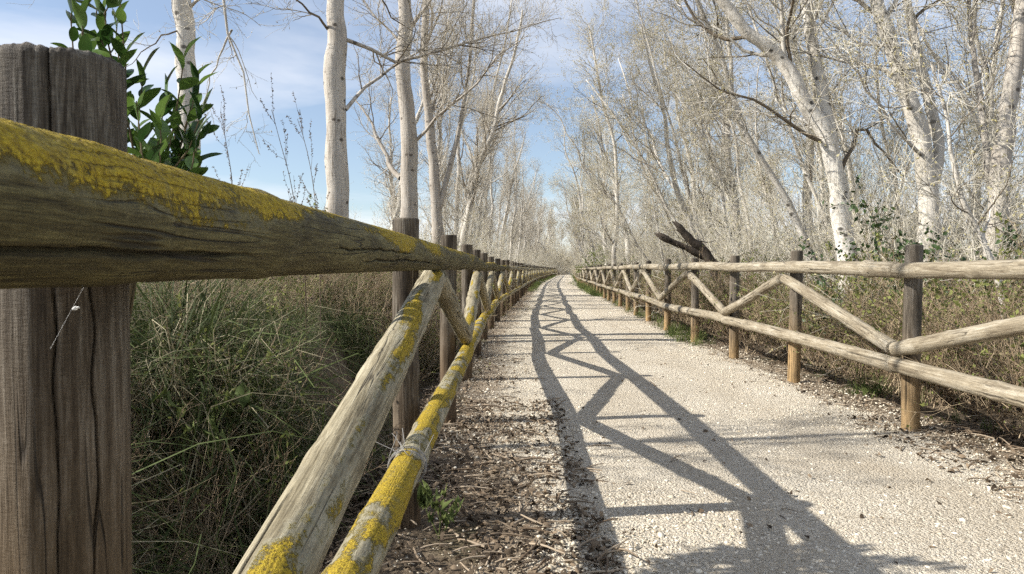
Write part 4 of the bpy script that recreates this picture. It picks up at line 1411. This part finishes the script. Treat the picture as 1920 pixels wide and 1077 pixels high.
# ------------------------------------------------------------------ single plants
def laurel():
    rng = np.random.default_rng(9)
    root = empty('laurel_shrub', (-1.26, 2.0, float(ground_z(-1.26, 2.0)) - 0.03))
    tag(root, 'glossy green laurel shoots with large leaves behind the nearest fence post', 'shrub')
    o0 = np.array(root.location)
    Z = 2.0
    base = np.array([-1.26, 2.0, o0[2]])
    knee = px(215, 470, 2.0)
    shoots = [[(215, 140), (200, 90), (188, 40), (196, -20)], [(240, 160), (238, 90), (234, 30), (232, -30)],
              [(300, 340), (322, 270), (338, 190), (352, 100)], [(270, 340), (262, 260), (268, 190), (276, 130)],
              [(320, 330), (352, 290), (372, 240), (386, 200)], [(300, 350), (330, 312), (355, 270), (392, 246)],
              [(290, 350), (300, 270), (312, 200), (318, 150)], [(330, 360), (350, 330), (366, 318), (372, 300)],
              [(180, 170), (168, 110), (160, 60), (158, 20)], [(268, 380), (290, 320), (296, 280), (306, 240)],
              [(205, 60), (220, 20), (225, -20), (228, -60)]]
    for k in range(13):
        x0 = rng.uniform(262, 378); y1 = rng.uniform(120, 285) - 0.25 * (x0 - 262) * rng.uniform(-.6, 1)
        shoots.append([(285 + (x0 - 285) * .45, 350), (285 + (x0 - 285) * .75, y1 + 110), (x0, y1 + 50), (x0 + rng.uniform(-6, 14), y1)])
    for k in range(4):
        x0 = rng.uniform(140, 250); y1 = rng.uniform(-20, 40)
        shoots.append([(x0 + 10, 200), (x0 + 5, 120), (x0, y1 + 55), (x0 + rng.uniform(-6, 8), y1)])
    leaf_me = []
    for k in range(5):
        L, Wd = 0.092 * rng.uniform(0.8, 1.15), rng.uniform(0.032, 0.043)
        t = np.linspace(0, 1, 8)
        w = Wd * 0.5 * (np.sin(np.pi * np.clip(t, 0, 1) ** 0.9) ** 0.75)
        cz = -0.012 * rng.uniform(-0.5, 3.0) * t ** 2
        mid = np.stack([t * L, 0 * t, cz], -1)
        wave = 0.0015 * np.sin(t * 9 + k)
        lf = mid + np.stack([0 * t, w, 0.35 * w + wave], -1); rt = mid + np.stack([0 * t, -w, 0.35 * w - wave], -1)
        i = np.arange(7)
        F = np.concatenate([np.stack([i, i + 8, i + 9, i + 1], -1), np.stack([i + 8, i + 16, i + 17, i + 9], -1)])
        leaf_me.append(mesh_np('laurel_leaf', np.concatenate([lf, mid, rt]), [F], [MAT['laurel']]))
    for s, pts in enumerate(shoots):
        dz = rng.uniform(-0.18, 0.22)
        tip = [px(x, y, Z + dz) for x, y in pts]
        pl = resample([base + np.array([rng.normal(0, .03), rng.normal(0, .03), 0]), knee + rng.normal(0, .03, 3)] + tip, 24)
        g = Geo()
        g.tubes(pl - o0, np.linspace(0.0065, 0.0016, 24), 6)
        obj('stem', g.mesh('laurel_stem', [MAT['laurel_stem']]), root)
        nl = 13
        for k in range(nl):
            t = 23 * (0.74 + 0.26 * (k + rng.random() * .6) / nl)
            i = min(int(t), 22); f = t - i
            p = pl[i] * (1 - f) + pl[i + 1] * f
            tan = norm(pl[i + 1] - pl[i])
            az = k * 2.4 + rng.normal(0, .3)
            ref = norm(np.cross(tan, [0.2, 1, 0.1])); bb = np.cross(tan, ref)
            out = ref * math.cos(az) + bb * math.sin(az)
            a = math.radians(rng.uniform(28, 62) if k < nl - 2 else rng.uniform(5, 25))
            d = norm(tan * math.cos(a) + out * math.sin(a))
            zax = norm(tan * math.sin(a) - out * math.cos(a) + rng.normal(0, .25, 3))
            yax = norm(np.cross(zax, d)); zax = np.cross(d, yax)
            o = obj('leaf', leaf_me[rng.integers(0, 5)], root)
            sc = rng.uniform(0.62, 1.1)
            M = Matrix(((d[0] * sc, yax[0] * sc, zax[0] * sc, p[0] - o0[0]), (d[1] * sc, yax[1] * sc, zax[1] * sc, p[1] - o0[1]), (d[2] * sc, yax[2] * sc, zax[2] * sc, p[2] - o0[2]), (0, 0, 0, 1)))
            o.matrix_local = M


def leafy_bush(name, label, cat, loc, R, H, nst, nleaf, leaf, lm, sm, seed, z0=0.0):
    rng = np.random.default_rng(seed)
    root = empty(name, loc)
    tag(root, label, cat)
    g = Geo()
    N = 7
    P = np.zeros((nst, N, 3)); P[:, 0, :2] = rng.normal(0, R * 0.12, (nst, 2))
    d = norm(np.column_stack([rng.normal(0, 0.5, (nst, 2)), np.ones(nst)]))
    ln = H * rng.uniform(0.6, 1.1, nst)
    for k in range(1, N):
        d = norm(d + rng.normal(0, 0.2, (nst, 3)))
        P[:, k] = P[:, k - 1] + d * (ln / (N - 1))[:, None]
        P[:, k, :2] *= np.minimum(1, R / np.maximum(np.linalg.norm(P[:, k, :2], axis=1), 1e-6))[:, None]
    Rr = 0.008 * np.linspace(1, .3, N)[None] * np.ones((nst, 1))
    A, AR = grow(P, Rr, nst * 9, 4, 0.3, 1, (25, 70), H * 0.22, rng, up=0.03, wob=0.25, rr=.6, rmin=.002)
    g.tubes(P, Rr, 5); g.tubes(A, AR, 3)
    obj('stems', g.mesh(name + '_stems', [sm]), root)
    gl = Geo()
    ii = rng.integers(0, len(A), nleaf); tt = rng.uniform(0, 3, nleaf); i0 = np.minimum(tt.astype(int), 2); f = (tt - i0)[:, None]
    p = A[ii, i0] * (1 - f) + A[ii, i0 + 1] * f + rng.normal(0, .02, (nleaf, 3))
    D = norm(rng.normal(0, 1, (nleaf, 3)) + np.array([0, 0, .3])); sd = norm(np.cross(D, rng.normal(0, 1, (nleaf, 3)))); nn = np.cross(D, sd)
    L = leaf * rng.uniform(.6, 1.4, (nleaf, 1))
    V = np.stack([p, p + D * L * .45 + sd * L * .32 + nn * L * .08, p + D * L, p + D * L * .45 - sd * L * .32 + nn * L * .08], 1).reshape(-1, 3)
    F = np.arange(nleaf * 4).reshape(-1, 4)
    gl.add(V, [np.concatenate([F[:, [0, 1, 2]], F[:, [0, 2, 3]]])], 0)
    o = obj('foliage', gl.mesh(name + '_foliage', [lm], shade=False), root)
    o['kind'] = 'stuff'
    return root


def weed(label, pts, Z, seed):
    rng = np.random.default_rng(seed)
    pl = pxl(Z, pts)
    b = pl[0].copy(); b[2] = float(ground_z(b[0], b[1])) - 0.02
    root = empty('weed_stalk', b)
    tag(root, label, 'weed', 'dry weed stalks on the bank')
    P = resample([b] + pl, 22) - b
    R = np.linspace(0.0045, 0.0015, 22)
    g = Geo(); g.tubes(P, R, 5)
    A, AR = grow(P[None], R[None], 16, 5, 0.4, 0.98, (20, 45), 0.26, rng, up=0.15, wob=0.1, rr=.6, rmin=.0012)
    g.tubes(A, AR, 4)
    obj('stem', g.mesh('weed_stem', [MAT['litter_twig']]), root)
    gs = Geo()
    m = 420
    ii = rng.integers(0, 17, m)
    p = np.zeros((m, 3))
    for k in range(m):
        if ii[k] == 16:
            t = rng.uniform(11, 20.99); i = int(t); p[k] = P[i] * (1 - t + i) + P[i + 1] * (t - i)
        else:
            t = rng.uniform(1, 3.99); i = int(t); p[k] = A[ii[k], i] * (1 - t + i) + A[ii[k], i + 1] * (t - i)
    D = norm(rng.normal(0, 1, (m, 3)) + np.array([0, 0, .4]))
    spindles(gs, p, D, rng.uniform(.008, .017, m), rng.uniform(.002, .0042, m), 0)
    obj('seed_heads', gs.mesh('weed_seeds', [MAT['seed']]), root)['kind'] = 'stuff'


def fallen_trunk(label, pts, r0, r1, seed, Z):
    rng = np.random.default_rng(seed)
    pl = pxl(Z, pts)
    b = pl[-1].copy()
    b[2] = float(ground_z(b[0], b[1])) - 0.05
    root = empty('broken_trunk', b)
    tag(root, label, 'log', 'broken trunks behind the grey fence')
    P = resample(pl[:-1] + [b], 30) - b
    g = Geo()
    R = np.linspace(r1, r0, 30) * (1 + 0.10 * rng.normal(0, 1, 30))
    R[0] *= 0.55
    g.tubes(P, R, 14, cap=True)
    g.V[0][:14] += (P[0] - P[1]) * rng.uniform(-1.2, 1.4, (14, 1))
    obj('trunk', g.mesh('broken_trunk', [MAT['bark_dark']]), root)
    g = Geo()
    A, AR = grow(P[None], R[None], 7, 6, 0.1, 0.9, (40, 80), 0.45, rng, up=0.1, wob=.2, rr=.25, rmax=0.015, rmin=.004)
    g.tubes(A, AR, 5)
    obj('snag', g.mesh('broken_snags', [MAT['bark_dark']]), root)


def herb(name, label, loc, seed, n=14, L=0.10, mat='verge_green', H=0.16):
    rng = np.random.default_rng(seed)
    root = empty(name, loc)
    tag(root, label, 'plant')
    g = Geo()
    P = np.zeros((3, 6, 3)); d = norm(np.column_stack([rng.normal(0, .4, (3, 2)), np.ones(3)]))
    for k in range(1, 6):
        d = norm(d + rng.normal(0, .15, (3, 3))); P[:, k] = P[:, k - 1] + d * H / 5
    g.tubes(P, np.linspace(.003, .0012, 6)[None] * np.ones((3, 1)), 5)
    obj('stem', g.mesh(name + '_stem', [MAT[mat]]), root)
    mes = []
    for k in range(3):
        v, f = leaf_proto(rng, L, L * 0.55, L * .2, .25)
        mes.append(mesh_np(name + '_leaf', v, [f], [MAT[mat]]))
    for k in range(n):
        s = k % 3; i = rng.integers(2, 6)
        o = obj('leaf', mes[k % 3], root, P[s, i])
        o.rotation_euler = (rng.normal(0, .3), rng.normal(-.3, .4), rng.uniform(0, 6.28))
        sc = rng.uniform(.5, 1.1); o.scale = (sc, sc, sc)


def silk():
    # a white cocoon hung on threads across the face of the nearest post
    cx = px(140, 579, 0.565)
    root = empty('cocoon', cx)
    tag(root, 'tiny white silk cocoon on a thread against the nearest post', 'cocoon')
    g = Geo()
    rng = np.random.default_rng(2)
    v = ICO_V.copy()
    g.add(v * np.array([0.0026, 0.0022, 0.0022]) * rng.uniform(.7, 1.2, (12, 1)), [ICO_F])
    g.add(v * np.array([0.0013, 0.0013, 0.0011]) + np.array([0.0025, 0, 0.0009]), [ICO_F])
    obj('cocoon_body', g.mesh('cocoon_body', [MAT['silk']]), root)
    g = Geo()
    a = px(92, 655, 0.572) - cx; b = px(166, 522, 0.572) - cx
    t = np.linspace(0, 1, 10)[:, None]
    g.tubes(a * (1 - t) + b * t, np.full(10, 0.00007), 3)
    obj('thread', g.mesh('cocoon_thread', [MAT['silk']]), root)


gravel()
litter()
long_grass()
verge_grass()
undergrowth()
reeds()
trees_left()
trees_right()
forest()
laurel()
weed('dry dark weed stalk with seed heads, the taller one nearer the stout poplar', [(600, 520), (596, 420), (586, 330), (574, 270), (560, 225)], 4.1, 71)
weed('dry dark weed stalk with seed heads, the one leaning toward the near post', [(572, 520), (556, 400), (544, 330), (528, 270), (512, 208)], 4.0, 72)
weed('thin dry weed stalk rising beside the slim white trunk', [(452, 520), (440, 400), (436, 330), (425, 260), (418, 215)], 4.4, 73)
fallen_trunk('thick dark broken trunk jutting up above the grey fence', [(1268, 422), (1296, 452), (1330, 486), (1380, 560)], 0.085, 0.06, 81, 11.6)
fallen_trunk('thinner brown broken trunk lying lower beside the thick dark one', [(1233, 440), (1262, 455), (1300, 472), (1372, 520), (1420, 580)], 0.075, 0.055, 82, 12.2)
c = px(1700, 500, 6.6)
leafy_bush('evergreen_shrub', 'dark green evergreen shrub among the white trunks above the nearest grey post', 'shrub', (c[0] + 0.25, 6.9, -0.05), 0.85, 1.75, 26, 3200, 0.055, MAT['evergreen'], MAT['laurel_stem'], 91)
leafy_bush('green_bush', 'fresh yellow-green bush where the grey fence runs out of sight', 'bush', (float(off(40)) + 3.7, 40, -0.05), 1.5, 2.3, 26, 3800, 0.08, MAT['bush_green'], MAT['brush_brown'], 92)
herb('green_herb', 'small bright green sprig in the leaf litter under the lichen-crusted fence', (-0.27, 2.55, 0.0), 95, 18, 0.05, H=0.16)
herb('bramble_sprig', 'green bramble sprig in the dark grass between near post and diagonal brace', (-1.06, 2.42, 0.30), 96, 9, 0.075, 'verge_green', 0.3)
silk()
